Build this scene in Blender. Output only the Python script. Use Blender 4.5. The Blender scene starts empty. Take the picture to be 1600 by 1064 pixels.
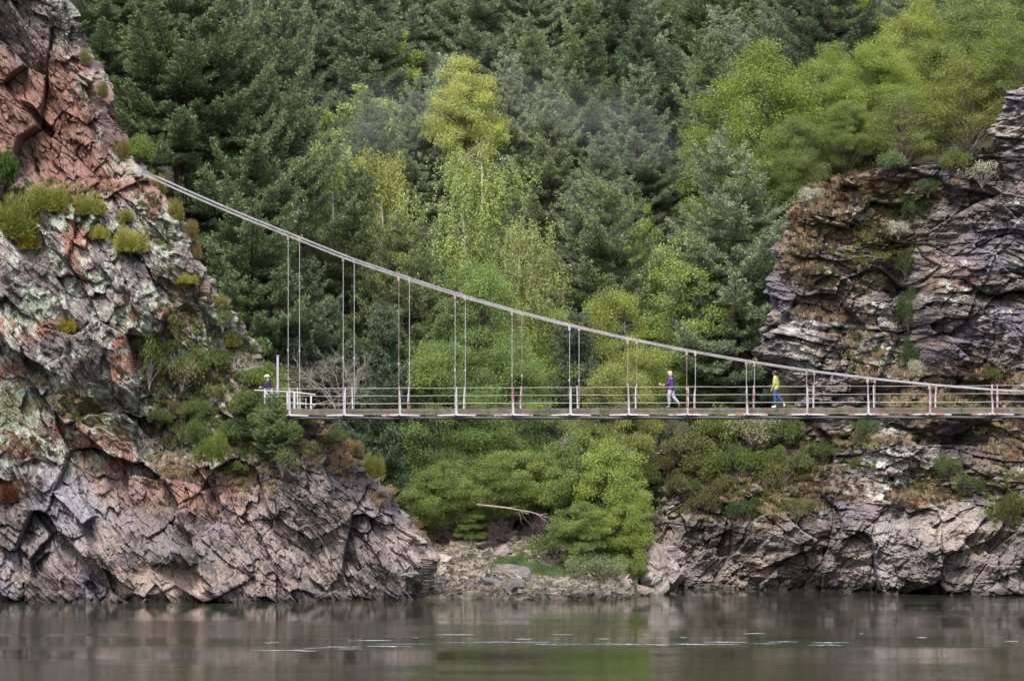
import bpy, math, random
import numpy as np
# ------------------------------------------------------------------ basics
sc = bpy.context.scene
col = sc.collection
F, H, HY = 5500.0, 9.0, 645.0          # focal length in photo pixels, eye height over the water, horizon row
random.seed(7)

def at(px, py, Y):
    return np.array([(px - 800.0) / F * Y, Y, H + (HY - py) / F * Y])

def pj(P):
    P = np.asarray(P)
    return 800 + F * P[..., 0] / P[..., 1], HY - F * (P[..., 2] - H) / P[..., 1]

def mesh_np(name, V, Q, mat=None, attrs=None, smooth=False, parent=None):
    """one mesh object from a vertex array and a quad (or triangle) index array"""
    V = np.ascontiguousarray(V, np.float32); Q = np.ascontiguousarray(Q, np.int32)
    k = Q.shape[1]
    me = bpy.data.meshes.new(name)
    me.vertices.add(len(V)); me.vertices.foreach_set('co', V.ravel())
    me.loops.add(Q.size); me.loops.foreach_set('vertex_index', Q.ravel())
    me.polygons.add(len(Q))
    me.polygons.foreach_set('loop_start', np.arange(0, Q.size, k, dtype=np.int32))
    me.update(calc_edges=True)
    me.polygons.foreach_set('use_smooth', np.full(len(Q), smooth, bool))
    if attrs:
        for a, d in attrs.items():
            d = np.asarray(d, np.float32)
            if d.ndim == 2:
                if d.shape[1] == 3:
                    d = np.concatenate([d, np.ones((len(d), 1), np.float32)], 1)
                at_ = me.attributes.new(a, 'FLOAT_COLOR', 'POINT'); at_.data.foreach_set('color', np.ascontiguousarray(d).ravel())
            else:
                at_ = me.attributes.new(a, 'FLOAT', 'POINT'); at_.data.foreach_set('value', d)
    if mat: me.materials.append(mat)
    o = bpy.data.objects.new(name, me); col.objects.link(o)
    if parent: o.parent = parent
    return o

def tag(o, label=None, cat=None, group=None, kind=None):
    if label: o['label'] = label
    if cat: o['category'] = cat
    if group: o['group'] = group
    if kind: o['kind'] = kind
    return o

def empty(name, loc, rz=0.0, s=1.0):
    o = bpy.data.objects.new(name, None); col.objects.link(o)
    o.location = [float(v) for v in loc]; o.rotation_euler = (0, 0, rz); o.scale = (s, s, s)
    o.empty_display_size = 0.2
    return o

def copy_tree(o, parent=None):
    c = o.copy(); col.objects.link(c); c.parent = parent
    for ch in list(o.children): copy_tree(ch, c)
    return c

class Acc:
    """collects quads (tubes, boxes, leaves) into one mesh"""
    def __init__(s): s.V = []; s.Q = []; s.A = []; s.n = 0
    def add(s, V, Q, a=0.5):
        V = np.asarray(V, np.float32); Q = np.asarray(Q, np.int32)
        s.V.append(V); s.Q.append(Q + s.n); s.n += len(V)
        s.A.append(np.full(len(V), a, np.float32) if np.isscalar(a) else np.asarray(a, np.float32))
    def box(s, c, d, ax=None, a=0.5):
        """box centred at c, size d, optional 3x3 rows of axes"""
        c = np.asarray(c, float); ax = np.eye(3) if ax is None else np.asarray(ax)
        k = np.array([[x, y, z] for x in (-.5, .5) for y in (-.5, .5) for z in (-.5, .5)]) * np.asarray(d)
        s.add(c + k @ ax, [[0, 1, 3, 2], [4, 6, 7, 5], [0, 4, 5, 1], [2, 3, 7, 6], [0, 2, 6, 4], [1, 5, 7, 3]], a)
    def tube(s, P, r, n=6, a=0.5):
        P = np.asarray(P, float); m = len(P)
        r = np.full(m, r) if np.isscalar(r) else np.asarray(r)
        T = np.gradient(P, axis=0); T /= np.linalg.norm(T, axis=1)[:, None] + 1e-9
        up = np.where(np.abs(T[:, 2:3]) > .9, np.array([[1., 0, 0]]), np.array([[0., 0, 1]]))
        A = np.cross(T, up); A /= np.linalg.norm(A, axis=1)[:, None] + 1e-9
        B = np.cross(T, A)
        th = np.arange(n) * 2 * math.pi / n
        R = P[:, None] + r[:, None, None] * (A[:, None] * np.cos(th)[None, :, None] + B[:, None] * np.sin(th)[None, :, None])
        V = R.reshape(-1, 3)
        i = np.arange(m - 1)[:, None] * n; j = np.arange(n)[None]; k = (j + 1) % n
        Q = np.stack([i + j, i + k, i + n + k, i + n + j], -1).reshape(-1, 4)
        if n == 4:
            Q = np.concatenate([Q, [[3, 2, 1, 0], [n * (m - 1), n * (m - 1) + 1, n * (m - 1) + 2, n * (m - 1) + 3]]])
        elif n == 6:
            e = n * (m - 1)
            Q = np.concatenate([Q, [[3, 2, 1, 0], [5, 4, 3, 0], [e, e + 1, e + 2, e + 3], [e, e + 3, e + 4, e + 5]]])
        s.add(V, Q, a)
    def build(s, name, mat, parent=None, smooth=False):
        if not s.V: return None
        return mesh_np(name, np.concatenate(s.V), np.concatenate(s.Q), mat, {'v': np.concatenate(s.A)}, smooth, parent)

# ------------------------------------------------------------------ noise
def h01(ix, iy, seed):
    x = (ix.astype(np.int64) * 374761393 + iy.astype(np.int64) * 668265263 + seed * 974634541) & 0xFFFFFFFF
    x = ((x ^ (x >> 13)) * 1274126177) & 0xFFFFFFFF
    x = x ^ (x >> 16)
    x = (x * 2246822519) & 0xFFFFFFFF
    x = x ^ (x >> 15)
    return (x & 0xFFFFFF) / float(0x1000000)

def vn(u, v, seed=0):
    iu = np.floor(u); iv = np.floor(v); fu = u - iu; fv = v - iv
    fu = fu * fu * (3 - 2 * fu); fv = fv * fv * (3 - 2 * fv)
    iu = iu.astype(np.int64); iv = iv.astype(np.int64)
    a = h01(iu, iv, seed); b = h01(iu + 1, iv, seed); c = h01(iu, iv + 1, seed); d = h01(iu + 1, iv + 1, seed)
    return (a * (1 - fu) + b * fu) * (1 - fv) + (c * (1 - fu) + d * fu) * fv

def fbm(u, v, seed=0, oct=4, gain=.5):
    s = 0; a = 1; t = 0
    for k in range(oct):
        s = s + a * vn(u * 2 ** k + k * 17.3, v * 2 ** k - k * 9.1, seed + k); t += a; a *= gain
    return s / t

def cells(u, v, size, asp, ang, seed):
    """broken-rock pattern: random cells turned by ang and stretched along one axis. Gives three random numbers
    of the cell, the place inside it and the distance to its edge"""
    c, s = math.cos(ang), math.sin(ang)
    U = (u * c + v * s) / (size * asp); W = (-u * s + v * c) / size
    iu = np.floor(U).astype(np.int64); iw = np.floor(W).astype(np.int64)
    b1 = np.full(U.shape, 1e9); b2 = b1.copy(); r = [np.zeros(U.shape) for _ in range(3)]
    du = np.zeros(U.shape); dw = du.copy()
    for i in (-1, 0, 1):
        for j in (-1, 0, 1):
            a = iu + i; b = iw + j
            x = U - (a + .1 + .8 * h01(a, b, seed)); y = W - (b + .1 + .8 * h01(a, b, seed + 1))
            d = np.abs(x) * .8 + np.abs(y) * .5 + np.sqrt(x * x + y * y) * .5
            m = d < b1
            b2 = np.where(m, b1, np.minimum(b2, d)); b1 = np.where(m, d, b1)
            for q in range(3): r[q] = np.where(m, h01(a, b, seed + 5 + q), r[q])
            du = np.where(m, x, du); dw = np.where(m, y, dw)
    return r, du * size * asp, dw * size, (b2 - b1) * size

def sstep(a, b, x):
    t = np.clip((x - a) / (b - a), 0, 1); return t * t * (3 - 2 * t)

def mix(a, b, t):
    t = np.asarray(t)[..., None]
    return a * (1 - t) + np.asarray(b) * t

# ------------------------------------------------------------------ materials
def new_mat(name):
    m = bpy.data.materials.new(name); m.use_nodes = True
    nt = m.node_tree; nt.nodes.clear()
    out = nt.nodes.new('ShaderNodeOutputMaterial')
    return m, nt, out

def N(nt, t, **kw):
    n = nt.nodes.new(t)
    for k, v in kw.items():
        if k.startswith('i_'): n.inputs[k[2:].replace('_', ' ')].default_value = v
        else: setattr(n, k, v)
    return n

def noise(nt, scale, detail=4, rough=.6, vec=None):
    n = N(nt, 'ShaderNodeTexNoise'); n.inputs['Scale'].default_value = scale
    n.inputs['Detail'].default_value = detail; n.inputs['Roughness'].default_value = rough
    if vec: nt.links.new(vec, n.inputs['Vector'])
    return n.outputs['Fac']

def mrange(nt, src, a, b, c, d):
    n = N(nt, 'ShaderNodeMapRange'); nt.links.new(src, n.inputs[0])
    for i, v in enumerate((a, b, c, d)): n.inputs[i + 1].default_value = v
    return n.outputs[0]

def mult(nt, colr, fac):
    n = N(nt, 'ShaderNodeVectorMath', operation='SCALE'); nt.links.new(colr, n.inputs[0]); nt.links.new(fac, n.inputs['Scale'])
    return n.outputs[0]

def simple(name, c, rough=.6, metal=0, var=.25, vs=8, bump=0):
    m, nt, out = new_mat(name)
    p = N(nt, 'ShaderNodeBsdfPrincipled'); nt.links.new(p.outputs[0], out.inputs[0])
    p.inputs['Roughness'].default_value = rough; p.inputs['Metallic'].default_value = metal
    rgb = N(nt, 'ShaderNodeRGB'); rgb.outputs[0].default_value = (*c, 1)
    geo = N(nt, 'ShaderNodeTexCoord')
    f = noise(nt, vs, 4, .6, geo.outputs['Object'])
    nt.links.new(mult(nt, rgb.outputs[0], mrange(nt, f, .3, .7, 1 - var, 1 + var)), p.inputs['Base Color'])
    if bump:
        b = N(nt, 'ShaderNodeBump'); b.inputs['Distance'].default_value = bump
        nt.links.new(noise(nt, vs * 3, 4, .6, geo.outputs['Object']), b.inputs['Height']); nt.links.new(b.outputs[0], p.inputs['Normal'])
    return m

def rock_material():
    m, nt, out = new_mat('rock')
    p = N(nt, 'ShaderNodeBsdfPrincipled'); nt.links.new(p.outputs[0], out.inputs[0])
    p.inputs['Roughness'].default_value = .82; p.inputs['Specular IOR Level'].default_value = .35
    a = N(nt, 'ShaderNodeAttribute', attribute_name='rc')
    tc = N(nt, 'ShaderNodeTexCoord')
    n1 = noise(nt, 6, 6, .7, tc.outputs['Object']); n2 = noise(nt, 30, 4, .7, tc.outputs['Object'])
    ml = N(nt, 'ShaderNodeMath', operation='MULTIPLY')
    nt.links.new(mrange(nt, n1, .3, .7, .7, 1.3), ml.inputs[0]); nt.links.new(mrange(nt, n2, .3, .7, .8, 1.2), ml.inputs[1])
    nt.links.new(mult(nt, a.outputs['Color'], ml.outputs[0]), p.inputs['Base Color'])
    b = N(nt, 'ShaderNodeBump'); b.inputs['Distance'].default_value = .10; b.inputs['Strength'].default_value = .8
    nt.links.new(noise(nt, 5, 8, .75, tc.outputs['Object']), b.inputs['Height']); nt.links.new(b.outputs[0], p.inputs['Normal'])
    return m

def leaf_material(name='foliage', tl=.35, spec=.25, rough=.55):
    """colour: the object's own colour, varied per leaf (v) and towards yellow by clump (y)"""
    m, nt, out = new_mat(name)
    oi = N(nt, 'ShaderNodeObjectInfo')
    av = N(nt, 'ShaderNodeAttribute', attribute_name='v'); ay = N(nt, 'ShaderNodeAttribute', attribute_name='y')
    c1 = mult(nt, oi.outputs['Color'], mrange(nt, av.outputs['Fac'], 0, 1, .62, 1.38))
    tint = N(nt, 'ShaderNodeVectorMath', operation='MULTIPLY'); tint.inputs[1].default_value = (1.24, 1.08, .76)
    nt.links.new(c1, tint.inputs[0])
    mx = N(nt, 'ShaderNodeMixRGB'); nt.links.new(ay.outputs['Fac'], mx.inputs[0]); nt.links.new(c1, mx.inputs[1]); nt.links.new(tint.outputs[0], mx.inputs[2])
    p = N(nt, 'ShaderNodeBsdfPrincipled'); p.inputs['Roughness'].default_value = rough; p.inputs['Specular IOR Level'].default_value = spec
    nt.links.new(mx.outputs[0], p.inputs['Base Color'])
    t = N(nt, 'ShaderNodeBsdfTranslucent'); nt.links.new(mx.outputs[0], t.inputs[0])
    ms = N(nt, 'ShaderNodeMixShader'); ms.inputs[0].default_value = tl
    nt.links.new(p.outputs[0], ms.inputs[1]); nt.links.new(t.outputs[0], ms.inputs[2]); nt.links.new(ms.outputs[0], out.inputs[0])
    return m

M = {}
M['rock'] = rock_material()
M['leaf'] = leaf_material()
M['needle'] = leaf_material('needles', .2, .4, .45)
M['straw'] = leaf_material('straw', .25, .2, .6)
M['bark'] = simple('pine_bark', (.075, .05, .04), .9, var=.5, vs=3, bump=.03)
M['greybark'] = simple('grey_bark', (.17, .15, .12), .9, var=.4, vs=4)
M['birchbark'] = simple('birch_bark', (.55, .52, .45), .7, var=.4, vs=5)
M['twig'] = simple('twig', (.10, .07, .065), .9, var=.4, vs=5)
M['paletwig'] = simple('pale_twig', (.30, .26, .23), .8, var=.3, vs=5)
M['wood'] = simple('old_timber', (.125, .11, .085), .85, var=.45, vs=2.5)
M['darksteel'] = simple('dark_steel', (.05, .052, .06), .5, var=.5, vs=1.2)
M['cable'] = simple('cable', (.29, .28, .30), .45, var=.3, vs=1.5)
M['railcable'] = simple('rail_cable', (.40, .37, .34), .5, var=.3, vs=1.5)
M['rust'] = simple('rusty_rod', (.33, .25, .22), .6, var=.5, vs=1.2)
M['galv'] = simple('galvanised', (.42, .42, .46), .5, var=.15, vs=2)

def paint_mat(name, red):
    m, nt, out = new_mat(name)
    p = N(nt, 'ShaderNodeBsdfPrincipled'); nt.links.new(p.outputs[0], out.inputs[0]); p.inputs['Roughness'].default_value = .5
    tc = N(nt, 'ShaderNodeTexCoord'); f = noise(nt, 2.2, 5, .65, tc.outputs['Object'])
    cr = N(nt, 'ShaderNodeValToRGB'); nt.links.new(f, cr.inputs[0])
    e = cr.color_ramp; e.elements[0].position = red - .03; e.elements[0].color = (.40, .14, .15, 1)
    e.elements[1].position = red + .05; e.elements[1].color = (.62, .58, .62, 1)
    nt.links.new(cr.outputs[0], p.inputs['Base Color'])
    return m
M['white'] = paint_mat('white_paint', .30)
M['redwhite'] = paint_mat('red_and_white_paint', .46)

# ------------------------------------------------------------------ camera, light, world
cam_d = bpy.data.cameras.new('camera'); cam = bpy.data.objects.new('camera', cam_d); col.objects.link(cam)
cam.location = (0, 0, H); cam.rotation_euler = (math.radians(90), 0, 0)
cam_d.sensor_width = 36; cam_d.lens = 36 * F / 1600; cam_d.shift_y = (HY - 532) / 1600
cam_d.clip_start = 1; cam_d.clip_end = 3000
sc.camera = cam
SUN_EL, SUN_AZ = math.radians(56), math.radians(-12)      # azimuth measured from behind the camera, negative = from the left
w = bpy.data.worlds.new('World'); sc.world = w; w.use_nodes = True
bg = w.node_tree.nodes['Background']
sky = w.node_tree.nodes.new('ShaderNodeTexSky'); sky.sky_type = 'NISHITA'; sky.sun_disc = False
sky.sun_elevation = SUN_EL; sky.air_density = 1.0; sky.dust_density = 4.0; sky.ozone_density = 1.0
w.node_tree.links.new(sky.outputs[0], bg.inputs[0]); bg.inputs[1].default_value = .12
sd = bpy.data.lights.new('sun', 'SUN'); so = bpy.data.objects.new('sun', sd); col.objects.link(so)
sd.energy = 1.5; sd.angle = math.radians(11); sd.color = (1, .96, .9)
dx, dy = math.sin(SUN_AZ), -math.cos(SUN_AZ)             # direction from the scene towards the sun (horizontal)
from mathutils import Vector
so.rotation_euler = Vector((dx * math.cos(SUN_EL), dy * math.cos(SUN_EL), math.sin(SUN_EL))).to_track_quat('Z', 'Y').to_euler()
sky.sun_rotation = math.atan2(dx, dy)
sc.view_settings.view_transform = 'Standard'; sc.view_settings.look = 'None'
sc.view_settings.exposure = 1.38; sc.view_settings.gamma = 1
sc.cycles.max_bounces = 6; sc.cycles.diffuse_bounces = 3; sc.cycles.transmission_bounces = 2; sc.cycles.caustics_reflective = False
# ------------------------------------------------------------------ shapes of the ground
def poly(y, pts):
    """interpolate along a list of (key, value)"""
    p = sorted(pts); return np.interp(y, [a for a, _ in p], [b for _, b in p])

YS = 171.0
# silhouettes as (photo row, photo column)
SIL_L = [(-60, 60), (0, 105), (60, 128), (110, 150), (150, 165), (205, 178), (225, 190), (262, 205), (300, 240), (332, 265), (400, 300), (430, 322), (470, 338),
         (510, 362), (550, 384), (590, 408), (640, 440), (660, 480), (690, 540), (720, 565), (760, 590), (790, 615), (815, 640), (840, 660), (870, 672), (945, 668), (990, 660)]
SIL_R = [(-60, 1760), (60, 1700), (118, 1640), (128, 1606), (150, 1580), (232, 1574), (243, 1535), (248, 1470), (252, 1400), (262, 1350), (285, 1292), (330, 1246), (380, 1226), (430, 1213), (500, 1224), (545, 1213),
         (590, 1226), (625, 1256), (645, 1262), (655, 1205), (668, 1130), (690, 1062), (710, 1032), (740, 1012), (820, 1006), (860, 1020), (925, 1040), (990, 1040)]

def zof(py, Y): return H + (HY - py) / F * Y
def shore_Y(X):
    return 170.6 + 0 * X

def zL(X):    # height of the left cliff's outline over X
    return np.interp(X, [(c - 800) / F * YS for _, c in SIL_L[:-3]], [zof(r, YS) for r, _ in SIL_L[:-3]])
_r = [(c, zof(r, 183.)) for r, c in SIL_R if 150 <= r <= 820]
_r.sort()
def zR(X):
    return np.interp(X, [(c - 800) / F * 183. for c, _ in _r], [z for _, z in _r], left=-5)

def ground_z(X, Y):
    X = np.asarray(X, float); Y = np.asarray(Y, float)
    d = Y - 170.4 + .8 * np.sin(X * .35)
    hill = np.where(d < 0, .22 * d, np.where(d < 10, .26 * d, 2.6 + .43 * (d - 10)))
    hill = np.where(hill < -3, -3 + .02 * (hill + 3), hill)
    gorge = np.exp(-((X - 8.6) / 2.2) ** 2) * np.clip((182 - Y) / 4, 0, 1) * 3.0   # the river bends away behind the shore
    hill = hill - np.where(Y > 168, gorge, 0)
    hill = np.where((X < -5.2) & (Y < 179.5), -3, hill)                              # under the two cliffs the ground stays low
    hill = np.where((X > 7.4) & (Y < 191.5), -3, hill)
    left = np.where((Y > 179), zL(X * 171 / np.maximum(Y, 100)) - 1.4 + .25 * (Y - 180), -9)
    left = np.where(X > -4.6, -9, left)
    right = np.where(Y > 191, zR(X * 183 / np.maximum(Y, 100)) - 1.0 + .30 * (Y - 191), -9)
    right = np.where(X < 7, -9, right)
    z = np.maximum(np.maximum(hill, left), right)
    side = np.maximum(0, np.abs(X) - 60) * .5
    z = z + side
    z = z + (fbm(X * .15, Y * .15, 31, 4) - .5) * np.clip((Y - 172) / 10, 0, 1) * 3
    return np.minimum(z, 150)

gx = np.unique(np.concatenate([np.linspace(-900, -60, 30), np.linspace(-60, 60, 260), np.linspace(-9, 9, 110), np.linspace(60, 900, 30)]))
gy = np.unique(np.concatenate([np.linspace(-900, 150, 40), np.linspace(150, 300, 330), np.linspace(168, 182, 80), np.linspace(300, 1500, 40)]))
GX, GY = np.meshgrid(gx, gy)
GZ = ground_z(GX, GY)
def grid_quads(nr, nc):
    i = np.arange(nr - 1)[:, None] * nc; j = np.arange(nc - 1)[None]
    return np.stack([i + j, i + j + 1, i + nc + j + 1, i + nc + j], -1).reshape(-1, 4)
m, nt, out = new_mat('forest_floor')
p = N(nt, 'ShaderNodeBsdfPrincipled'); nt.links.new(p.outputs[0], out.inputs[0]); p.inputs['Roughness'].default_value = .95
tc = N(nt, 'ShaderNodeTexCoord'); cr = N(nt, 'ShaderNodeValToRGB'); nt.links.new(noise(nt, .8, 6, .7, tc.outputs['Object']), cr.inputs[0])
e = cr.color_ramp; e.elements[0].position = .35; e.elements[0].color = (.025, .023, .015, 1); e.elements[1].position = .65; e.elements[1].color = (.055, .055, .028, 1)
nt.links.new(cr.outputs[0], p.inputs['Base Color']); M['floor'] = m
g = mesh_np('ground', np.stack([GX, GY, GZ], -1).reshape(-1, 3), grid_quads(len(gy), len(gx)), M['floor'], smooth=True)
tag(g, 'steep wooded hillside with dark leaf litter under the trees', kind='structure')

# ------------------------------------------------------------------ cliffs
def cliff_grid(sil, side, xo, Yf, Ysil, nfront, ztop, dz, rc=1.3, back=13., seed=0, disp=None, zbot=-1.5):
    """rows of constant height. The front runs from xo to the outline, turns there over a radius rc and goes back"""
    zs = np.arange(zbot, ztop, dz)
    rows = [(zof(r, Ysil), (c - 800) / F * Ysil) for r, c in sil]
    S = poly(zs, rows)
    S = S + (fbm(zs * .4, zs * 0 + 3.3, seed + 90, 2) - .5) * .7
    nw, nb = 50, 90
    a = np.linspace(0, 1, nfront)
    L1 = (side * (S - xo) - rc)                       # front length per row (side=+1: the outline is right of xo)
    l = np.concatenate([a[None] * L1[:, None], L1[:, None] + np.linspace(0, 1, nw + 1)[None, 1:] * rc * math.pi / 2,
                        L1[:, None] + rc * math.pi / 2 + (np.linspace(0, 1, nb + 1)[None, 1:] ** 1.7) * back], 1)
    ex = l - L1[:, None]
    phi = np.clip(ex / rc, 0, math.pi / 2); rest = np.maximum(0, ex - rc * math.pi / 2)
    px_ = np.where(ex <= 0, xo + side * l, xo + side * (L1[:, None] + rc * np.sin(phi)))
    Z = np.repeat(zs[:, None], l.shape[1], 1)
    yb = np.where(ex <= 0, 0, rc - rc * np.cos(phi)) + rest
    px_ = px_ - side * rest * .26
    nx = side * np.sin(phi); ny = -np.cos(phi)
    Ybase = Yf(px_, Z)
    Dl, Ds = disp(xo + side * l, Z, S[:, None])
    D = Dl * (1 - .45 * sstep(-2.5, 0, ex)) * (1 - .9 * sstep(rc * .7, rc * 1.7, ex)) + Ds * (1 - .8 * sstep(rc * 1.3, rc * 2.2, ex))
    X = px_ + nx * D; Y = Ybase + yb + ny * D
    return X, Y, Z, xo + side * l, D

# photo-pixel paint helper: soft-edged ragged patch
def patch(px, py, cx, cy, rx, ry, ang, nz, soft=.35):
    c, s = math.cos(math.radians(ang)), math.sin(math.radians(ang))
    u = ((px - cx) * c + (py - cy) * s) / rx; v = (-(px - cx) * s + (py - cy) * c) / ry
    d = np.sqrt(u * u + v * v) + (nz - .5) * 1.3
    return 1 - sstep(1 - soft, 1 + soft, d)

def octave(u, z, size, asp, ang, seed, amp, tilt=.3, crack=.0, cw=.08):
    r, du, dw, e = cells(u, z, size, asp, ang, seed)
    d = (r[0] - .5) * amp + du * (r[1] - .5) * tilt + dw * (r[2] - .5) * tilt * 1.3
    if crack: d = d - crack * (1 - sstep(0, cw, e))
    return d, r, e

# ---- left cliff
def Yf_L(X, Z):
    pyy = HY - (Z - H) / 171. * F; pxx = 800 + X / 171. * F
    w_ = 167.2 + .0035 * np.clip(pxx, -300, 700)
    prof = np.interp(Z, [-2, 0, 1.5, 5.0, 6.5, 9, 14, 19, 20.5, 23, 32, 42], [-.8, 0, .2, 1.0, 1.5, 2.3, 3.0, 3.7, 5.0, 5.6, 7.0, 9.0])
    bul = np.exp(-((pxx - 440) / 90) ** 2 - ((pyy - 650) / 60) ** 2) * 1.2
    gully = np.exp(-((pxx - 330) / 55) ** 2 - ((pyy - 560) / 110) ** 2) * 1.1
    buttress = np.exp(-((pxx - 165 - (pyy - 450) * .05) / 62) ** 2 - ((pyy - 470) / 140) ** 2) * 1.2
    b2 = np.exp(-((pxx - 60) / 70) ** 2 - ((pyy - 440) / 120) ** 2) * .9
    hollow = np.exp(-((pxx - 60) / 80) ** 2 - ((pyy - 255) / 25) ** 2) * .5
    low = np.exp(-((pxx - 90) / 110) ** 2 - ((pyy - 870) / 60) ** 2) * .9
    return w_ + prof - bul + gully - buttress - b2 + hollow - low
def disp_L(u, z, S):
    wu = u + (fbm(u * .3, z * .3, 3, 2) - .5) * .7; wz = z + (fbm(u * .3, z * .3, 8, 2) - .5) * .7
    low = sstep(9, 5, z)
    D = (fbm(u * .16, z * .12, 11, 3) - .5) * 3.0; Ds = 0
    for (size, asp, ang, seed, amp, tilt, crack, cw) in (
            (3.4, 1.9, -66, 101, 1.5, .60, .12, .14), (1.5, 2.6, -50, 131, .80, .80, .06, .06), (.62, 2.2, -57, 151, .30, .9, .045, .04),
            (.24, 3.6, -50, 171, .10, .8, .025, .03), (.12, 3.4, -60, 191, .06, .8, .012, .018)):
        d, r, e = octave(wu, wz, size, asp, math.radians(ang), seed, amp, tilt, crack, cw)
        if size > 1: D = D + d
        else: Ds = Ds + d
    Ds = Ds + (fbm(u * 1.5, z * 1.2, 23, 4) - .5) * .45
    # a smooth slab by the water
    slab = np.exp(-((u + 16.6) / 1.6) ** 4 - ((z - .9) / .9) ** 4)
    return D * (1 - .75 * slab) + slab * .2, Ds * (1 - .75 * slab)
XL, YL, ZL_, UL, DL = cliff_grid(SIL_L, 1, -36.0, Yf_L, YS, 760, 36, .045, disp=disp_L, seed=1)
PXL, PYL = pj(np.stack([XL, YL, ZL_], -1))
def facing(X, Y, Z):
    """unit normals of a grid"""
    P = np.stack([X, Y, Z], -1)
    a = np.gradient(P, axis=1); b = np.gradient(P, axis=0)
    n = np.cross(a, b); n /= np.linalg.norm(n, axis=-1, keepdims=True) + 1e-9
    return n
def smooth2(A, k):
    """box blur both ways by cumulative sums"""
    for ax in (0, 1):
        c = np.cumsum(np.concatenate([np.repeat(np.take(A, [0], ax), k + 1, ax), A, np.repeat(np.take(A, [-1], ax), k, ax)], ax), ax)
        n = A.shape[ax]; A = (np.take(c, np.arange(2 * k + 1, 2 * k + 1 + n), ax) - np.take(c, np.arange(0, n), ax)) / (2 * k + 1)
    return A
def shade_L():
    px, py, u, z = PXL, PYL, UL, ZL_
    n1 = fbm(u * .5, z * .5, 41, 5); n2 = fbm(u * 1.6, z * 1.6, 47, 5, .6); n3 = fbm(u * 5, z * 5, 53, 4, .7)
    nf = fbm(u * .9 + z * .6, z * .35 - u * .2, 59, 5, .6)
    (r, _, _, e) = cells(u, z, .9, 2.2, math.radians(-50), 131); (r2, _, _, _) = cells(u, z, .3, 2, math.radians(-50), 171)
    grey = np.array([.175, .15, .145]); C = np.ones(px.shape + (3,)) * grey
    C = C * (.7 + .55 * r[1])[..., None]
    # water-washed purple grey below, tan blocks
    low = sstep(735, 800, py + (n1 - .5) * 160)
    C = mix(C, np.array([.155, .130, .130]) * (.6 + .75 * r[1])[..., None], low * .85)
    C = mix(C, [.25, .20, .18], low * sstep(.55, .8, r[2]) * .8)
    C = mix(C, [.19, .175, .215], low * sstep(.55, .68, n1) * .6)
    C = mix(C, [.38, .29, .25], patch(px, py, 270, 915, 75, 32, 8, n2) * .8)
    C = mix(C, [.34, .28, .25], patch(px, py, 440, 840, 170, 40, 32, n2) * .5)
    C = mix(C, [.26, .26, .31], patch(px, py, 100, 790, 45, 62, -25, n2) * .5)
    C = mix(C, [.36, .31, .29], patch(px, py, 640, 850, 40, 50, 0, n2) * .5)
    # rust and red broken faces
    red = patch(px, py, 70, 190, 125, 110, 30, n1)
    red = np.maximum(red, patch(px, py, 160, 270, 50, 40, 30, n1))
    C = mix(C, [.21, .115, .085], red * (.75 + .25 * r2[0]))
    for (cx, cy, rx, ry, an, k) in ((118, 370, 18, 60, -8, .9), (195, 540, 20, 62, 6, .95), (30, 510, 48, 22, 0, .85), (290, 490, 36, 45, 20, .7), (245, 330, 22, 45, -20, .6),
                                    (150, 700, 70, 45, 25, .6), (235, 760, 70, 40, 10, .45), (30, 690, 60, 24, 10, .6), (20, 580, 30, 20, 0, .6), (330, 760, 60, 40, 20, .45)):
        C = mix(C, [.27, .14, .09], patch(px, py, cx, cy, rx, ry, an, n2) * k)
    # dark old faces
    for (cx, cy, rx, ry, an, k) in ((130, 60, 90, 26, 45, .7), (165, 200, 22, 55, -20, .55), (520, 700, 55, 40, 40, .8), (555, 745, 40, 48, 40, .8), (45, 480, 40, 14, 0, .6), (60, 590, 26, 30, 0, .5), (250, 640, 60, 40, 0, .35)):
        C = mix(C, [.055, .046, .055], patch(px, py, cx, cy, rx, ry, an, n2) * k)
    C = C * (1 - .5 * sstep(.56, .66, n2) * low * sstep(.5, .3, r2[1]))[..., None]
    # pale crustose lichen on the old middle faces
    lz = sstep(275, 330, py) * sstep(770, 700, py + (n1 - .5) * 60) * (1 - .8 * sstep(330, 420, px))
    lz = np.maximum(lz, sstep(-40, -10, px - np.interp(py, [0, 262, 400, 600], [90, 190, 300, 430])) * .6 * sstep(720, 600, py))
    li = sstep(.47, .57, n2 * .55 + n3 * .3 + n1 * .15) * lz
    C = mix(C, [.36, .385, .33], li * .85)
    C = mix(C, [.30, .36, .27], li * sstep(.5, .7, n1) * .5)
    C = mix(C, [.10, .11, .04], sstep(.66, .72, n2) * lz * .6)     # moss
    mossy = patch(px, py, 130, 640, 60, 22, 30, n2) + patch(px, py, 10, 640, 50, 30, 0, n2)
    C = mix(C, [.11, .115, .03], np.clip(mossy, 0, 1) * .6)
    # vegetated slope in the middle: brown soil and litter
    so_ = patch(px, py, 330, 640, 110, 90, 25, n2) + patch(px, py, 300, 560, 60, 110, 0, n1) + patch(px, py, 560, 690, 60, 30, 30, n2)
    C = mix(C, [.11, .095, .055], np.clip(so_, 0, 1) * .65 * (1 - li * .5))
    C = C * (.8 + .4 * n3)[..., None]
    # damp dark band along the waterline
    C = C * (1 - .68 * sstep(.42, .12, z + (n2 - .5) * .5))[..., None]
    return np.clip(C, .01, .8)
CL = shade_L()
cl = mesh_np('rock_face', np.stack([XL, YL, ZL_], -1).reshape(-1, 3), grid_quads(*XL.shape), M['rock'], {'rc': CL.reshape(-1, 3)})
cl.name = 'cliff'; tag(cl, 'rusty and lichen grey cliff that carries the high end of the bridge', kind='structure')

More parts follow.
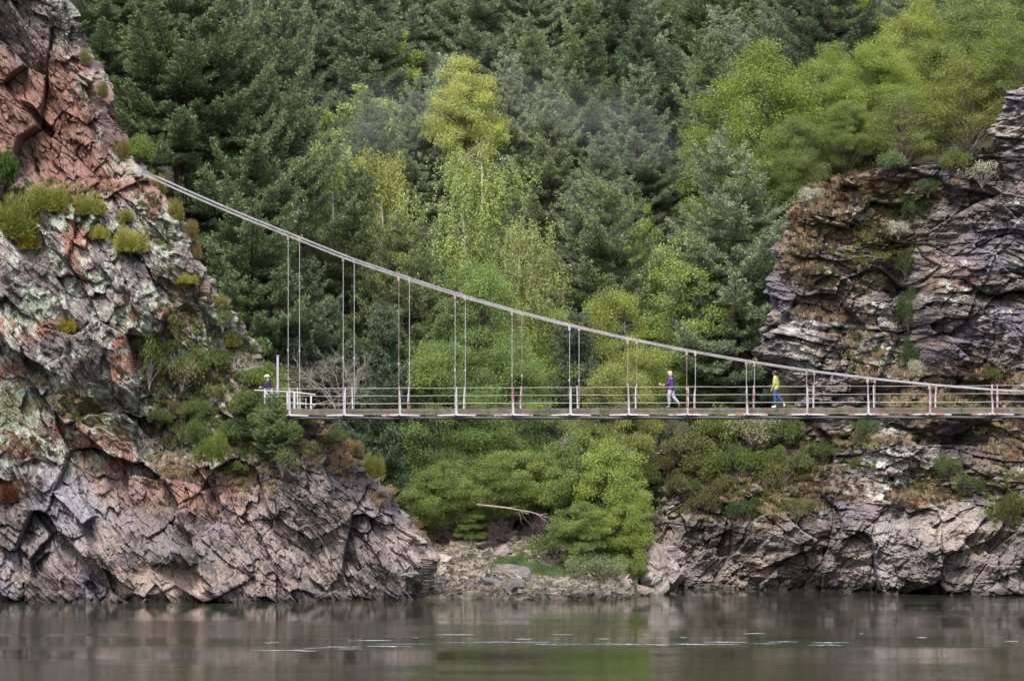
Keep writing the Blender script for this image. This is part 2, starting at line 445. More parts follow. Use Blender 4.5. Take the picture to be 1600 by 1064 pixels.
# ---- right cliff
def Yf_R(X, Z):
    pyy = HY - (Z - H) / 181. * F; pxx = 800 + X / 179. * F
    w_ = np.interp(pxx, [1000, 1070, 1300, 1700, 1900], [182.5, 181, 177.5, 171.5, 169])
    prof = np.interp(Z, [-2, 0, 3.2, 4.5, 8.5, 9.5, 14, 18, 20, 23, 30, 42], [-.6, 0, .6, 2.0, 4.4, 4.6, 5.4, 6.2, 7.6, 9.0, 11, 13])
    prof2 = np.interp(Z, [-2, 0, 3.2, 5.0, 8.5, 9.5, 14, 18, 20, 23, 30, 42], [-.6, 0, .8, 2.6, 3.6, 4.2, 5.6, 6.2, 6.6, 7.2, 8.5, 10])
    t = sstep(1280, 1420, pxx)
    p_ = prof * (1 - t) + prof2 * t
    gully = np.exp(-((pxx - 1425) / 26) ** 2 - ((pyy - 500) / 110) ** 2) * 3.4
    over = np.exp(-((pxx - 1510) / 60) ** 2 - ((pyy - 470) / 90) ** 2) * 2.3
    cave = np.exp(-((pxx - 1500) / 40) ** 2 - ((pyy - 690) / 22) ** 2) * 1.6
    spur = np.exp(-((pxx - 1385 + (pyy - 740) * .0) / 34) ** 2 - ((pyy - 720) / 60) ** 2) * 1.5
    gul2 = np.exp(-((pxx - 1330) / 24) ** 2 - ((pyy - 740) / 60) ** 2) * 1.2
    nose = np.exp(-((pxx - 1290) / 60) ** 2 - ((pyy - 520) / 70) ** 2) * .8
    return w_ + p_ + gully - over + cave - spur + gul2 - nose
def disp_R(u, z, S):
    wu = u + (fbm(u * .25, z * .25, 203, 2) - .5) * 1.4; wz = z + (fbm(u * .25, z * .25, 208, 2) - .5) * 1.2
    D = (fbm(u * .14, z * .16, 211, 3) - .5) * 3.0; Ds = 0
    up = sstep(3.0, 5.5, z)
    # strata: thin lying cells above, steep joints below
    for (size, asp, ang, seed, amp, tilt, crack, cw) in (
            (1.7, 2.2, -8, 301, 1.6, .45, .22, .12), (.55, 4.2, -10, 331, .60, .5, .10, .06), (.22, 4.6, -7, 351, .24, .6, .05, .035), (.11, 4.0, -9, 371, .09, .6, .02, .02)):
        o_ = octave(wu, wz, size, asp, math.radians(ang), seed, amp, tilt, crack, cw)[0] * (.45 + .55 * up)
        if size > 1.2: D = D + o_
        else: Ds = Ds + o_
    for (size, asp, ang, seed, amp, tilt, crack, cw) in (
            (2.8, 1.9, 62, 401, 1.7, .7, .22, .13), (1.1, 2.5, 50, 431, .75, .8, .10, .07), (.45, 2.6, 44, 451, .3, .85, .06, .045), (.18, 2.6, 48, 471, .1, .8, .025, .025)):
        o_ = octave(wu, wz, size, asp, math.radians(ang), seed, amp, tilt, crack, cw)[0] * (1 - .55 * up)
        if size > 1.2: D = D + o_
        else: Ds = Ds + o_
    Ds = Ds + (fbm(u * 1.5, z * 2.5, 223, 4) - .5) * .4 + (fbm(u * .35, z * .8, 225, 3) - .5) * 1.3
    return D, Ds
XR, YR, ZR_, UR, DR = cliff_grid(SIL_R, -1, 36.0, Yf_R, 179.5, 700, 38, .045, disp=disp_R, seed=2)
PXR, PYR = pj(np.stack([XR, YR, ZR_], -1))
def shade_R():
    px, py, u, z = PXR, PYR, UR, ZR_
    n1 = fbm(u * .5, z * .6, 241, 5); n2 = fbm(u * 1.4, z * 2.2, 247, 5, .6); n3 = fbm(u * 5, z * 6, 253, 4, .7)
    st = fbm(u * .5 + 3, z * 5 + u * .6, 259, 4, .6)
    (r, _, _, e) = cells(u, z, .55, 3, math.radians(-8), 331); (r2, _, _, _) = cells(u, z, .8, 2, math.radians(50), 431)
    C = np.ones(px.shape + (3,)) * np.array([.125, .106, .105])
    C = C * (.65 + .6 * r[1])[..., None]
    C = mix(C, [.25, .20, .17], sstep(.5, .64, st) * .6)
    C = mix(C, [.15, .14, .19], sstep(.55, .66, n1) * .6)
    low = sstep(795, 835, py + (n1 - .5) * 50)
    C = mix(C, np.array([.175, .148, .142]) * (.65 + .65 * r2[1])[..., None], low * .85)
    C = mix(C, [.30, .25, .21], low * sstep(.6, .85, r2[2]) * .8)
    C = mix(C, [.36, .31, .27], patch(px, py, 1480, 820, 50, 45, 0, n2) * .5)
    C = mix(C, [.34, .31, .31], patch(px, py, 1385, 850, 28, 60, 25, n2) * .5)
    # red-brown tints
    C = mix(C, [.24, .15, .11], patch(px, py, 1480, 430, 50, 30, 10, n2) * .5 + patch(px, py, 1300, 480, 40, 20, 0, n2) * .5)
    # soil, heather and grass litter on the gentler ground
    so_ = sstep(430, 330, py + (n2 - .5) * 120) * sstep(1480, 1420, px) + patch(px, py, 1160, 740, 160, 80, 0, n2) + patch(px, py, 1480, 620, 150, 40, 0, n2) + patch(px, py, 1430, 760, 90, 30, 0, n2) + patch(px, py, 1570, 700, 60, 80, 0, n2)
    C = mix(C, [.145, .105, .06], np.clip(so_, 0, 1) * .7)
    # moss
    ms = patch(px, py, 1320, 400, 100, 60, 0, n2) + patch(px, py, 1400, 320, 60, 30, 0, n2) + patch(px, py, 1570, 800, 30, 50, 0, n2) + patch(px, py, 1385, 560, 30, 14, 0, n2) + patch(px, py, 1340, 690, 30, 40, 0, n2)
    C = mix(C, [.13, .135, .035], np.clip(ms, 0, 1) * sstep(.42, .6, n3 * .5 + n2 * .5) * .85)
    # pale lichen and quartz
    for (cx, cy, rx, ry, an, k) in ((1250, 500, 28, 26, 0, .8), (1245, 570, 30, 40, 0, .5), (1385, 710, 40, 50, 0, .7), (1430, 735, 30, 22, 0, .6), (1375, 770, 22, 16, 0, .8), (1050, 775, 30, 26, 0, .8),
                                    (1590, 190, 30, 60, 0, .3), (1400, 490, 40, 20, 0, .4), (1380, 540, 50, 30, -30, .35), (1590, 640, 20, 20, 0, .6), (1560, 390, 20, 12, 0, .5)):
        C = mix(C, [.46, .45, .42], patch(px, py, cx, cy, rx, ry, an, n2) * k * sstep(.40, .52, n3))
    C = mix(C, [.38, .40, .34], sstep(.60, .66, n2 * .6 + n3 * .4) * (1 - low) * .7)
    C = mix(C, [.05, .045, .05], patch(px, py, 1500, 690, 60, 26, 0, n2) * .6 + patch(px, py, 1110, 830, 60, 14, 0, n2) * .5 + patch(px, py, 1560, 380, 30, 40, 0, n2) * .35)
    C = C * (.8 + .4 * n3)[..., None]
    C = C * (1 - .68 * sstep(.42, .12, z + (n2 - .5) * .5))[..., None]
    return np.clip(C, .01, .8)
CR = shade_R()
cr_ = mesh_np('cliff', np.stack([XR, YR, ZR_], -1).reshape(-1, 3), grid_quads(*XR.shape)[:, ::-1], M['rock'], {'rc': CR.reshape(-1, 3)})
tag(cr_, 'layered purple brown cliff with dry grass ledges on the far bank', kind='structure')

# surface lookup on the cliffs, by photo pixel
class Surf:
    def __init__(s, X, Y, Z, flip=1):
        s.P = np.stack([X, Y, Z], -1).reshape(-1, 3)
        s.N = (facing(smooth2(X, 3), smooth2(Y, 3), smooth2(Z, 3)) * flip).reshape(-1, 3)
        if s.N[len(s.N) // 3, 1] > 0: s.N = -s.N
        px, py = pj(s.P); s.px, s.py = px, py
        # visible vertex per 4-pixel bin = nearest in depth
        bx = np.floor(px / 4).astype(np.int64) + 200; by = np.floor(py / 4).astype(np.int64) + 200
        key = bx * 4096 + by
        order = np.lexsort((s.P[:, 1], key)); k = key[order]
        first = np.ones(len(k), bool); first[1:] = k[1:] != k[:-1]
        s.map = dict(zip(k[first].tolist(), order[first].tolist()))
    def hit(s, px, py):
        for r in range(0, 6):
            for a in range(-r, r + 1):
                for b in range(-r, r + 1):
                    if max(abs(a), abs(b)) != r: continue
                    i = s.map.get((int(px // 4) + 200 + a) * 4096 + int(py // 4) + 200 + b)
                    if i is not None: return s.P[i], s.N[i]
        return None, None
SL = Surf(XL, YL, ZL_); SR = Surf(XR, YR, ZR_)
def onto(px, py):
    P, n = (SL if px < 720 else SR).hit(px, py)
    return P, n

# ------------------------------------------------------------------ water
m, nt, out = new_mat('river_water')
p = N(nt, 'ShaderNodeBsdfPrincipled'); nt.links.new(p.outputs[0], out.inputs[0])
p.inputs['Base Color'].default_value = (.030, .034, .020, 1); p.inputs['Roughness'].default_value = .035; p.inputs['IOR'].default_value = 1.33
tc = N(nt, 'ShaderNodeTexCoord')
def mapped(sx, sy, rz=0):
    mp = N(nt, 'ShaderNodeMapping'); nt.links.new(tc.outputs['Object'], mp.inputs[0]); mp.inputs['Scale'].default_value = (sx, sy, 1); mp.inputs['Rotation'].default_value = (0, 0, rz); return mp.outputs[0]
r1 = noise(nt, 1, 3, .5, mapped(.9, 3.2, .05)); r2 = noise(nt, 1, 2, .5, mapped(.12, .5)); r3 = noise(nt, 1, 2, .5, mapped(3, 11))
calm0 = mrange(nt, noise(nt, 1, 2, .5, mapped(.018, .11, .03)), .40, .60, .14, 1)
sx_ = N(nt, 'ShaderNodeSeparateXYZ'); nt.links.new(tc.outputs['Object'], sx_.inputs[0])
ab = N(nt, 'ShaderNodeMath', operation='SUBTRACT'); nt.links.new(sx_.outputs['Y'], ab.inputs[0]); ab.inputs[1].default_value = 138.5
ab2 = N(nt, 'ShaderNodeMath', operation='ABSOLUTE'); nt.links.new(ab.outputs[0], ab2.inputs[0])
ad0 = N(nt, 'ShaderNodeMath', operation='MULTIPLY_ADD'); nt.links.new(noise(nt, 1, 3, .6, mapped(.06, .3)), ad0.inputs[0]); ad0.inputs[1].default_value = 6; nt.links.new(ab2.outputs[0], ad0.inputs[2])
mx_ = N(nt, 'ShaderNodeMath', operation='ADD'); nt.links.new(calm0, mx_.inputs[0]); nt.links.new(mrange(nt, ad0.outputs[0], 4.5, 6.5, 2.2, 0), mx_.inputs[1]); calm = mx_.outputs[0]
ad = N(nt, 'ShaderNodeMath', operation='MULTIPLY_ADD'); nt.links.new(r2, ad.inputs[0]); ad.inputs[1].default_value = 1.2; nt.links.new(r1, ad.inputs[2])
ad2 = N(nt, 'ShaderNodeMath', operation='MULTIPLY_ADD'); nt.links.new(r3, ad2.inputs[0]); ad2.inputs[1].default_value = .45; nt.links.new(ad.outputs[0], ad2.inputs[2])
ml = N(nt, 'ShaderNodeMath', operation='MULTIPLY'); nt.links.new(ad2.outputs[0], ml.inputs[0]); nt.links.new(calm, ml.inputs[1])
b = N(nt, 'ShaderNodeBump'); b.inputs['Distance'].default_value = .018; b.inputs['Strength'].default_value = 1; nt.links.new(ml.outputs[0], b.inputs['Height']); nt.links.new(b.outputs[0], p.inputs['Normal'])
M['water'] = m
wx = np.linspace(-320, 320, 9); wy = np.linspace(-600, 196, 9); WX, WY = np.meshgrid(wx, wy)
wt = mesh_np('water', np.stack([WX, WY, WX * 0], -1).reshape(-1, 3), grid_quads(9, 9), M['water'], smooth=True)
tag(wt, 'still green brown river water with fine ripples', kind='structure')
# ------------------------------------------------------------------ suspension footbridge
TH = math.atan2(.9386, 2.675); cB, sB = math.cos(TH), math.sin(TH)
AXB = np.array([[cB, -sB, 0], [sB, cB, 0], [0, 0, 1.]])       # along, across, up
def bp(i, off, z): return np.array([-7.92 + 2.675 * i + off * sB, 167.6 - .9386 * i + off * cB, z])
def zt(i): return 9.20 + .005 * i
I0, I1 = -1.5, 18
cab = [(-3.62, 277), (-3, 300), (-2, 335), (-1, 368), (0, 406), (1, 434), (2, 463), (3, 488), (4, 511), (5, 530.5), (6, 548.5), (7, 565), (8, 580), (9, 592), (10, 602), (11, 610.5)]
ci = [a for a, _ in cab]; cz = [9 + (645 - y) / F * (167.6 - .9386 * a) for a, y in cab]
ci += [12.2, 14, 16, 18, 20]; cz += [9.84, 9.72, 9.86, 10.3, 11.0]
_f = np.arange(-3.62, 20, .25)
_c = np.polyfit(ci, cz, 5); 
def zc(i): return np.interp(i, ci, cz) * .35 + np.polyval(_c, i) * .65
bridge = tag(empty('suspension_bridge', bp(0, .4, 9.2)), 'narrow suspension footbridge with timber deck and white posts hung over the river', 'bridge')
ORG = bp(0, .4, 9.2)
class BAcc(Acc):
    def build(s, name, mat, parent=None, smooth=False):
        if parent is bridge or parent is not None:
            s.V = [v - ORG for v in s.V]
        return Acc.build(s, name, mat, parent, smooth)
L = (I1 - I0) * 2.835; cm = bp((I0 + I1) / 2, .39, 0)
a = BAcc()
for k, i in enumerate(np.arange(I0, I1, .052)):
    a.box(bp(i, .39, zt(i) - .03 + random.uniform(-.004, .004)), (.135, .80, .05), AXB, random.random())
a.build('deck', M['wood'], bridge)
for off in (-.06, .84):
    a = BAcc()
    for k, (i0, i1) in enumerate([(x, x + 1.5) for x in np.arange(I0, I1, 1.5)]):
        for (dz, hh, oo) in ((-.075, .13, 0), (-.225, .15, .012)):
            im = (i0 + i1) / 2
            a.box(bp(im, off + oo + random.uniform(-.006, .006), zt(im) + dz + random.uniform(-.006, .006)), (1.5 * 2.835 - .02, .055, hh), AXB, random.random())
    a.build('side_beam', M['wood'], bridge)
    a = BAcc()
    Pn = [bp(i, off, zt(i) - .455 + .012 * math.sin(i * 2 * math.pi)) for i in np.arange(I0, I1 + .1, .1)]
    a.tube(Pn, .075, 6); a.build('lower_beam', M['darksteel'], bridge, True)
cabo = (-.31, 1.09)
for off in cabo:
    ii = np.arange(-3.85, 18.01, .25)
    a = BAcc()
    for dz, do in ((0, 0), (.045, .05)):
        a.tube([bp(i, off + do, (zc(i) if i > -3.62 else zc(-3.62) + (-3.62 - i) * .9) + dz) for i in ii], .019, 6)
    a.build('main_cable', M['cable'], bridge, True)
for off in (-.02, .80):
    for (dz, r_) in ((.96, .012), (.60, .012), (.235, .015)):
        a = BAcc(); a.tube([bp(i, off, zt(i) + dz + .008 * math.sin(i * 5 + dz * 9)) for i in np.arange(I0, I1 + .1, .25)], r_, 4)
        a.build('rail_cable', M['railcable'], bridge)
for i in range(-1, 18):
    mt = M['redwhite'] if (i >= 6 or i in (1, 3)) else M['white']
    z0 = zt(i)
    a = BAcc(); a.box(bp(i, .39, z0 - .345), (.07, 1.56, .07), AXB); a.build('crossbeam', M['darksteel'], bridge)
    for s_, off, co in ((-1, -.10, -.31), (1, .88, 1.09)):
        lean = random.uniform(-.05, .05)
        a = BAcc()
        tp = bp(i, off, z0 + 1.02) + AXB[0] * lean
        a.tube([bp(i, off, z0 - .40), bp(i, off, z0 - .05), tp], [.042, .036, .026], 6)
        a.tube([bp(i, off + s_ * .16, z0 - .30) + AXB[0] * .03, bp(i, off + s_ * .06, z0 + .35) - AXB[0] * .04, tp], [.024, .020, .018], 6)
        a.box(bp(i, off + s_ * .03, z0 - .30), (.15, .12, .09), AXB)
        a.build('post', mt, bridge)
        # flat brace plates that spread from the foot of the post along the deck edge
        a = BAcc(); e0 = bp(i, off + s_ * .14, z0 - .335)
        V = [e0, bp(i - .34, off, z0 - .345), bp(i, off - s_ * .02, z0 - .345), bp(i + .34, off, z0 - .345)]
        V = np.array(V); T = V + [0, 0, .04]; T[0, 2] += .03; 
        a.add(np.concatenate([V, T]), [[0, 1, 2, 3], [7, 6, 5, 4], [0, 4, 5, 1], [1, 5, 6, 2], [2, 6, 7, 3], [3, 7, 4, 0]])
        a.build('brace', mt, bridge)
        zz = zc(i)
        if zz > z0 + .35:
            a = BAcc(); a.tube([bp(i, co, z0 - .33), bp(i, co, zz - .05)], .014, 6)
            hg = a.build('hanger', M['rust'] if i in (1, 5, 6) and s_ < 0 or (i in (5, 3) and s_ > 0) else M['galv'], bridge)
            a = BAcc(); a.box(bp(i, co, zz - .06), (.10, .08, .24), AXB)
            a.build('clamp', M['rust'], hg)
            if zz > 11:
                a = BAcc(); a.box(bp(i, co, z0 + (zz - z0) * .34), (.055, .055, .12), AXB); a.build('turnbuckle', M['galv'], hg)

# landing railing at the cliff end, with sloping handrail
def thing(name, loc, label, cat, group=None): return tag(empty(name, loc), label, cat, group)
def loc_acc(o):
    """an Acc whose world coordinates are turned local to the empty o"""
    class A_(Acc):
        def build(s, name, mat, parent=None, smooth=False):
            s.V = [v - np.array(o.location) for v in s.V]; return Acc.build(s, name, mat, parent if parent else o, smooth)
    return A_()
Yr = 168.6
rl = thing('railing', at(475, 641, Yr), 'white steel railing with sloping handrail beside the foliage at the cliff end', 'railing')
a = loc_acc(rl); a.tube([at(450, 611.5, Yr + .3), at(493, 616.7, Yr)], .035, 6); a.tube([at(450, 628, Yr + .3), at(493, 632.5, Yr)], .028, 6); a.build('handrail', M['galv'])
for (x, y0, y1, r) in ((449, 611, 645, .045), (460, 612, 643, .055), (486, 616, 643, .05)):
    a = loc_acc(rl); a.tube([at(x, y1, Yr + .1), at(x, y0, Yr + .1)], r, 6); a.build('post', M['white'])
for x in (469, 478):
    a = loc_acc(rl); a.tube([at(x, 643, Yr + .5), at(x, 622, Yr + .5)], .028, 6); a.build('baluster', M['galv'])
r2_ = thing('railing', at(415, 625, 168.9), 'short white railing with diagonal strut in front of the helmeted man', 'railing')
a = loc_acc(r2_); a.tube([at(398, 609.5, 168.9), at(448, 612, 168.9)], .03, 6); a.build('handrail', M['galv'])
for (x0, y0, x1, y1, nm) in ((414, 608, 414, 630, 'post'), (425, 608, 425, 634, 'post'), (415, 612, 425, 625, 'strut')):
    a = loc_acc(r2_); a.tube([at(x1, y1, 168.8), at(x0, y0, 168.8)], .035, 6); a.build(nm, M['white'])
po = tag(BAcc(), None) if False else None
pole = Acc(); pb = at(434, 640, 169.2); pole.tube([[0, 0, 0], [0, 0, 2.58]], .06, 6); pole.box((0, 0, .03), (.22, .22, .06)); pole.box((0, 0, 2.6), (.14, .14, .03))
po = pole.build('pole', M['galv']); po.location = pb; tag(po, 'tall grey steel pole standing behind the bushes where the bridge lands', 'pole')

# concrete landing under the deck end
M['concrete'] = simple('concrete', (.13, .12, .10), .9, var=.3, vs=3, bump=.02)
lb = Acc(); lb.box(bp(-1.45, .95, 8.62) , (.9, 1.5, .46), AXB); lb.box(bp(-1.45, .95, 8.88), (1.0, 1.6, .06), AXB)
lo = lb.build('bridge_abutment', M['concrete']); tag(lo, 'weathered concrete landing under the cliff end of the footbridge', 'abutment')

# ------------------------------------------------------------------ people
def skinned(name, joints, edges, mat, root, parent, sub=2):
    me = bpy.data.meshes.new(name); keys = list(joints)
    me.from_pydata([joints[k][0] for k in keys], [(keys.index(a), keys.index(b)) for a, b in edges], [])
    o = bpy.data.objects.new(name, me); col.objects.link(o)
    o.modifiers.new('skin', 'SKIN'); 
    if not me.skin_vertices: me.attributes  # the modifier makes the layer itself
    bpy.context.view_layer.objects.active = o
    for i, k in enumerate(keys):
        sv = me.skin_vertices[0].data[i]; r = joints[k][1]
        sv.radius = r if isinstance(r, tuple) else (r, r); sv.use_root = (k == root)
    s = o.modifiers.new('sub', 'SUBSURF'); s.levels = s.render_levels = sub
    dg = bpy.context.evaluated_depsgraph_get(); dg.update()
    m2 = bpy.data.meshes.new_from_object(o.evaluated_get(dg), depsgraph=dg)
    o.modifiers.clear(); o.data = m2; o.name = name
    m2.materials.clear(); m2.materials.append(mat)
    for p_ in m2.polygons: p_.use_smooth = True
    o.parent = parent
    return o

def person(label, loc, heading, pose, colours, s=1.0, group=None):
    """local axes: +x the way the person walks, +y left, +z up"""
    P = tag(empty('person', loc, heading, s), label, 'person', group)
    J = {}
    J['pelvis'] = ((0, 0, .93), (.135, .095)); J['waist'] = ((.015, 0, 1.10), (.12, .085)); J['chest'] = ((.02, 0, 1.30), (.145, .10))
    J['necklow'] = ((.01, 0, 1.45), .06); J['neck'] = ((.035, 0, 1.50), .052)
    hx = pose.get('head', .06)
    J['head'] = ((.03 + hx * .5, 0, 1.585), (.080, .084)); J['crown'] = ((.03 + hx * .6, 0, 1.64), (.070, .076))
    J['nose'] = ((.03 + hx * .5 + .098, 0, 1.565), .013); J['chin'] = ((.03 + hx * .5 + .062, 0, 1.525), .03)
    E = [('pelvis', 'waist'), ('waist', 'chest'), ('chest', 'necklow'), ('necklow', 'neck'), ('neck', 'head'), ('head', 'crown'), ('head', 'nose'), ('head', 'chin')]
    for sd, y in (('L', 1), ('R', -1)):
        J['ear' + sd] = ((.03 + hx * .5 - .01, y * .082, 1.585), .014); E += [('head', 'ear' + sd)]
        el, wr = pose['arm' + sd]
        J['sh' + sd] = ((.005, y * .165, 1.40), .052); J['el' + sd] = ((el[0], y * el[1], el[2]), .04); J['wr' + sd] = ((wr[0], y * wr[1], wr[2]), .027)
        d = np.array([wr[0] - el[0], y * (wr[1] - el[1]), wr[2] - el[2]]); d /= np.linalg.norm(d)
        w0 = np.array([wr[0], y * wr[1], wr[2]]); side = np.cross(d, [0, 1, 0]); side /= np.linalg.norm(side)
        J['palm' + sd] = (tuple(w0 + d * .06), (.034, .018)); E += [('chest', 'sh' + sd), ('sh' + sd, 'el' + sd), ('el' + sd, 'wr' + sd), ('wr' + sd, 'palm' + sd)]
        curl = np.array([0, -y * .35, 0])
        for q in range(4):
            b0 = w0 + d * .095 + side * (.027 - .018 * q); ln = (.062, .075, .070, .054)[q]
            d2 = d + curl; d2 /= np.linalg.norm(d2)
            J['f%d%s' % (q, sd)] = (tuple(b0), .0095); J['g%d%s' % (q, sd)] = (tuple(b0 + d * ln * .5), .009); J['h%d%s' % (q, sd)] = (tuple(b0 + d * ln * .5 + d2 * ln * .5), .0075)
            E += [('palm' + sd, 'f%d%s' % (q, sd)), ('f%d%s' % (q, sd), 'g%d%s' % (q, sd)), ('g%d%s' % (q, sd), 'h%d%s' % (q, sd))]
        t0 = w0 + d * .045 + side * .038
        J['t0' + sd] = (tuple(t0), .011); J['t1' + sd] = (tuple(t0 + d * .03 + side * .02), .0095); E += [('palm' + sd, 't0' + sd), ('t0' + sd, 't1' + sd)]
        hp, kn, an, toe = pose['leg' + sd]
        J['hip' + sd] = ((hp, y * .085, .88), .085); J['kn' + sd] = ((kn[0], y * .085, kn[1]), .058); J['cf' + sd] = (((kn[0] * .6 + an[0] * .4) - .012, y * .083, kn[1] * .6 + an[1] * .4), .052)
        J['an' + sd] = ((an[0], y * .08, an[1]), .035); J['toe' + sd] = ((toe[0], y * .095, toe[1]), .03)
        E += [('pelvis', 'hip' + sd), ('hip' + sd, 'kn' + sd), ('kn' + sd, 'cf' + sd), ('cf' + sd, 'an' + sd), ('an' + sd, 'toe' + sd)]
    body = skinned('body', J, E, simple('skin', (.55, .33, .25), .6, var=.05), 'pelvis', P)
    g = lambda k, r=None, dz=0: ((J[k][0][0], J[k][0][1], J[k][0][2] + dz), r if r else J[k][1])
    # jacket or jumper: torso and sleeves
    T = {'hem': ((-.0, 0, .78), (.19, .155)), 'hp': ((0, 0, .93), (.185, .15)), 'wa': g('waist', (.175, .145)), 'ch': g('chest', (.195, .155)), 'co': ((.005, 0, 1.455), (.085, .075))}
    ET = [('hem', 'hp'), ('hp', 'wa'), ('wa', 'ch'), ('ch', 'co')]
    for sd in 'LR':
        T['s' + sd] = g('sh' + sd, .07); T['e' + sd] = g('el' + sd, .056)
        e_, w_ = np.array(J['el' + sd][0]), np.array(J['wr' + sd][0]); T['c' + sd] = (tuple(e_ + (w_ - e_) * .93), .045)
        ET += [('ch', 's' + sd), ('s' + sd, 'e' + sd), ('e' + sd, 'c' + sd)]
    if pose.get('hood'):
        T['hd'] = ((-.085, 0, 1.43), .065); ET.append(('co', 'hd'))
    skinned(colours['topname'], T, ET, simple('top_cloth', colours['top'], .85, var=.2, vs=6, bump=.02), 'wa', P)
    # trousers
    Q_ = {'w': ((-.0, 0, 1.0), (.14, .105)), 'p': ((0, 0, .92), (.15, .115))}; EQ = [('w', 'p')]
    for sd in 'LR':
        Q_['h' + sd] = g('hip' + sd, .115); Q_['k' + sd] = g('kn' + sd, .084); Q_['c' + sd] = g('cf' + sd, .076); Q_['a' + sd] = g('an' + sd, .056, .03)
        EQ += [('p', 'h' + sd), ('h' + sd, 'k' + sd), ('k' + sd, 'c' + sd), ('c' + sd, 'a' + sd)]
    skinned('trousers', Q_, EQ, simple('trouser_cloth', colours['legs'], .9, var=.25, vs=5, bump=.02), 'p', P)
    for sd in 'LR':
        a_, t_ = np.array(J['an' + sd][0]), np.array(J['toe' + sd][0]); d = t_ - a_; hl = a_ - np.array([.05 * (1 if abs(d[0]) > .02 else .3), 0, .035])
        skinned('shoe', {'a': (tuple(hl), .058), 'b': (tuple((a_ + t_) / 2 - np.array([0, 0, .02])), (.062, .055)), 'c': (tuple(t_ + d * .12), (.058, .05))}, [('a', 'b'), ('b', 'c')], simple('shoe_leather', colours['shoe'], .6), 'b', P)
    c0 = J['crown'][0]
    # hair as a cap with length at the back
    if colours.get('hair'):
        nu, nv = 24, 14; th = np.arange(nu) * 2 * math.pi / nu; ph = np.linspace(-math.pi / 2 + .05, math.pi / 2 - .05, nv)
        V = []
        for p_ in ph:
            for t in th:
                x, y, z = math.cos(p_) * math.cos(t), math.cos(p_) * math.sin(t), math.sin(p_)
                k = 1.0 if x < .25 else 1.0 - .38 * max(0, -z + .35) * x          # open over the face
                low = max(0, -z) * (1.0 if x < .1 else 0)
                V.append([c0[0] - .03 + .118 * x * k - .02 * low, .106 * y * (1 + .08 * math.sin(t * 9)) * (k if x > .25 else 1), c0[2] - .03 + .105 * z * (1 + .75 * low * (1 + .6 * pose.get('tail', 0)))])
        i = np.arange(nv - 1)[:, None] * nu; j = np.arange(nu)[None]
        Q2 = np.stack([i + j, i + (j + 1) % nu, i + nu + (j + 1) % nu, i + nu + j], -1).reshape(-1, 4)
        b_ = (nv - 1) * nu
        Q2 = np.concatenate([Q2, [[k + 2, k + 1, k, 0] for k in range(1, nu - 2, 2)], [[b_, b_ + k, b_ + k + 1, b_ + k + 2] for k in range(1, nu - 2, 2)]])
        mesh_np('hair', np.array(V), Q2, simple('hair_strands', colours['hair'], .55, var=.5, vs=14), None, True, P)
    for y in (1, -1):
        e_ = Acc(); th = np.linspace(0, 2 * math.pi, 9)[:-1]
        e_.tube([[J['head'][0][0] + .072, y * .03, 1.598], [J['head'][0][0] + .079, y * .03, 1.597]], .009, 6)
        e_.build('eye', simple('eye_dark', (.03, .02, .02), .3), P)
    return P
hd = math.atan2(sB, -cB)                          # walking towards the cliff end
def onb(px, off=.35):
    """bridge position of a photo column at an offset from the near posts"""
    best = min(np.arange(-2, 13, .01), key=lambda i: abs(pj(bp(i, off, 9))[0] - px)); return bp(best, off, zt(best) - .005)
walk = dict(armL=((.03, .22, 1.13), (.26, .12, 1.06)), armR=((.05, .22, 1.14), (.27, .12, 1.07)),
            legL=(.0, (.07, .49), (.055, .085), (.20, .035)), legR=(-.01, (-.10, .50), (-.37, .20), (-.38, .06)), head=.075, hood=True, tail=1)
person('person in purple hooded jacket and pale trousers walking on the deck with something white', onb(1048, .35), hd, walk,
       dict(top=(.10, .03, .26), topname='jacket', legs=(.36, .38, .46), shoe=(.10, .09, .10), hair=(.62, .50, .32)), 1.0)
# the white folded papers held in front of the jacket
hp_ = onb(1048, .35); M['paper'] = simple('paper', (.75, .74, .72), .7, var=.05)
pa = Acc(); f_ = np.array([math.cos(hd), math.sin(hd), 0])
AXP = np.array([f_, [-f_[1], f_[0], 0], [0, 0, 1.]])
pa.box((0, 0, 0), (.22, .16, .012), AXP); pa.box(tuple(f_ * .12 + np.array([0, 0, .03])), (.012, .16, .08), AXP)
pa_o = pa.build('folded_map', M['paper']); pa_o.location = hp_ + f_ * .40 + np.array([0, 0, 1.085]); tag(pa_o, 'white folded sheet held out by the walker in purple', 'map')
walk2 = dict(armL=((-.02, .22, 1.12), (.10, .20, .89)), armR=((-.06, .22, 1.13), (-.01, .21, .90)), legL=(.0, (.03, .49), (-.0, .085), (.15, .035)), legR=(-.01, (-.09, .50), (-.36, .22), (-.38, .07)), head=.06)
person('person in lime yellow jumper and blue jeans walking on the deck', onb(1212, .4), hd, walk2,
       dict(top=(.52, .56, .13), topname='jumper', legs=(.035, .07, .20), shoe=(.6, .62, .68), hair=(.055, .022, .018)), 1.0)
st = dict(armL=((.05, .24, 1.13), (.27, .20, 1.10)), armR=((.05, .24, 1.13), (.27, .20, 1.10)), legL=(.0, (.04, .49), (-.01, .085), (.14, .035)), legR=(-.01, (.02, .49), (-.02, .085), (.13, .035)), head=.06)
pm = at(419, 641, 169.6)
pman = person('person in dark navy top and white helmet half hidden behind the short railing', pm, math.pi - .3, st,
       dict(top=(.03, .03, .09), topname='jacket', legs=(.05, .05, .07), shoe=(.05, .05, .05)), 1.0)
hm = Acc()
th = np.linspace(0, 2 * math.pi, 17)[:-1]; 
for k in range(6):
    pass
ph = np.linspace(0, math.pi / 2, 7)
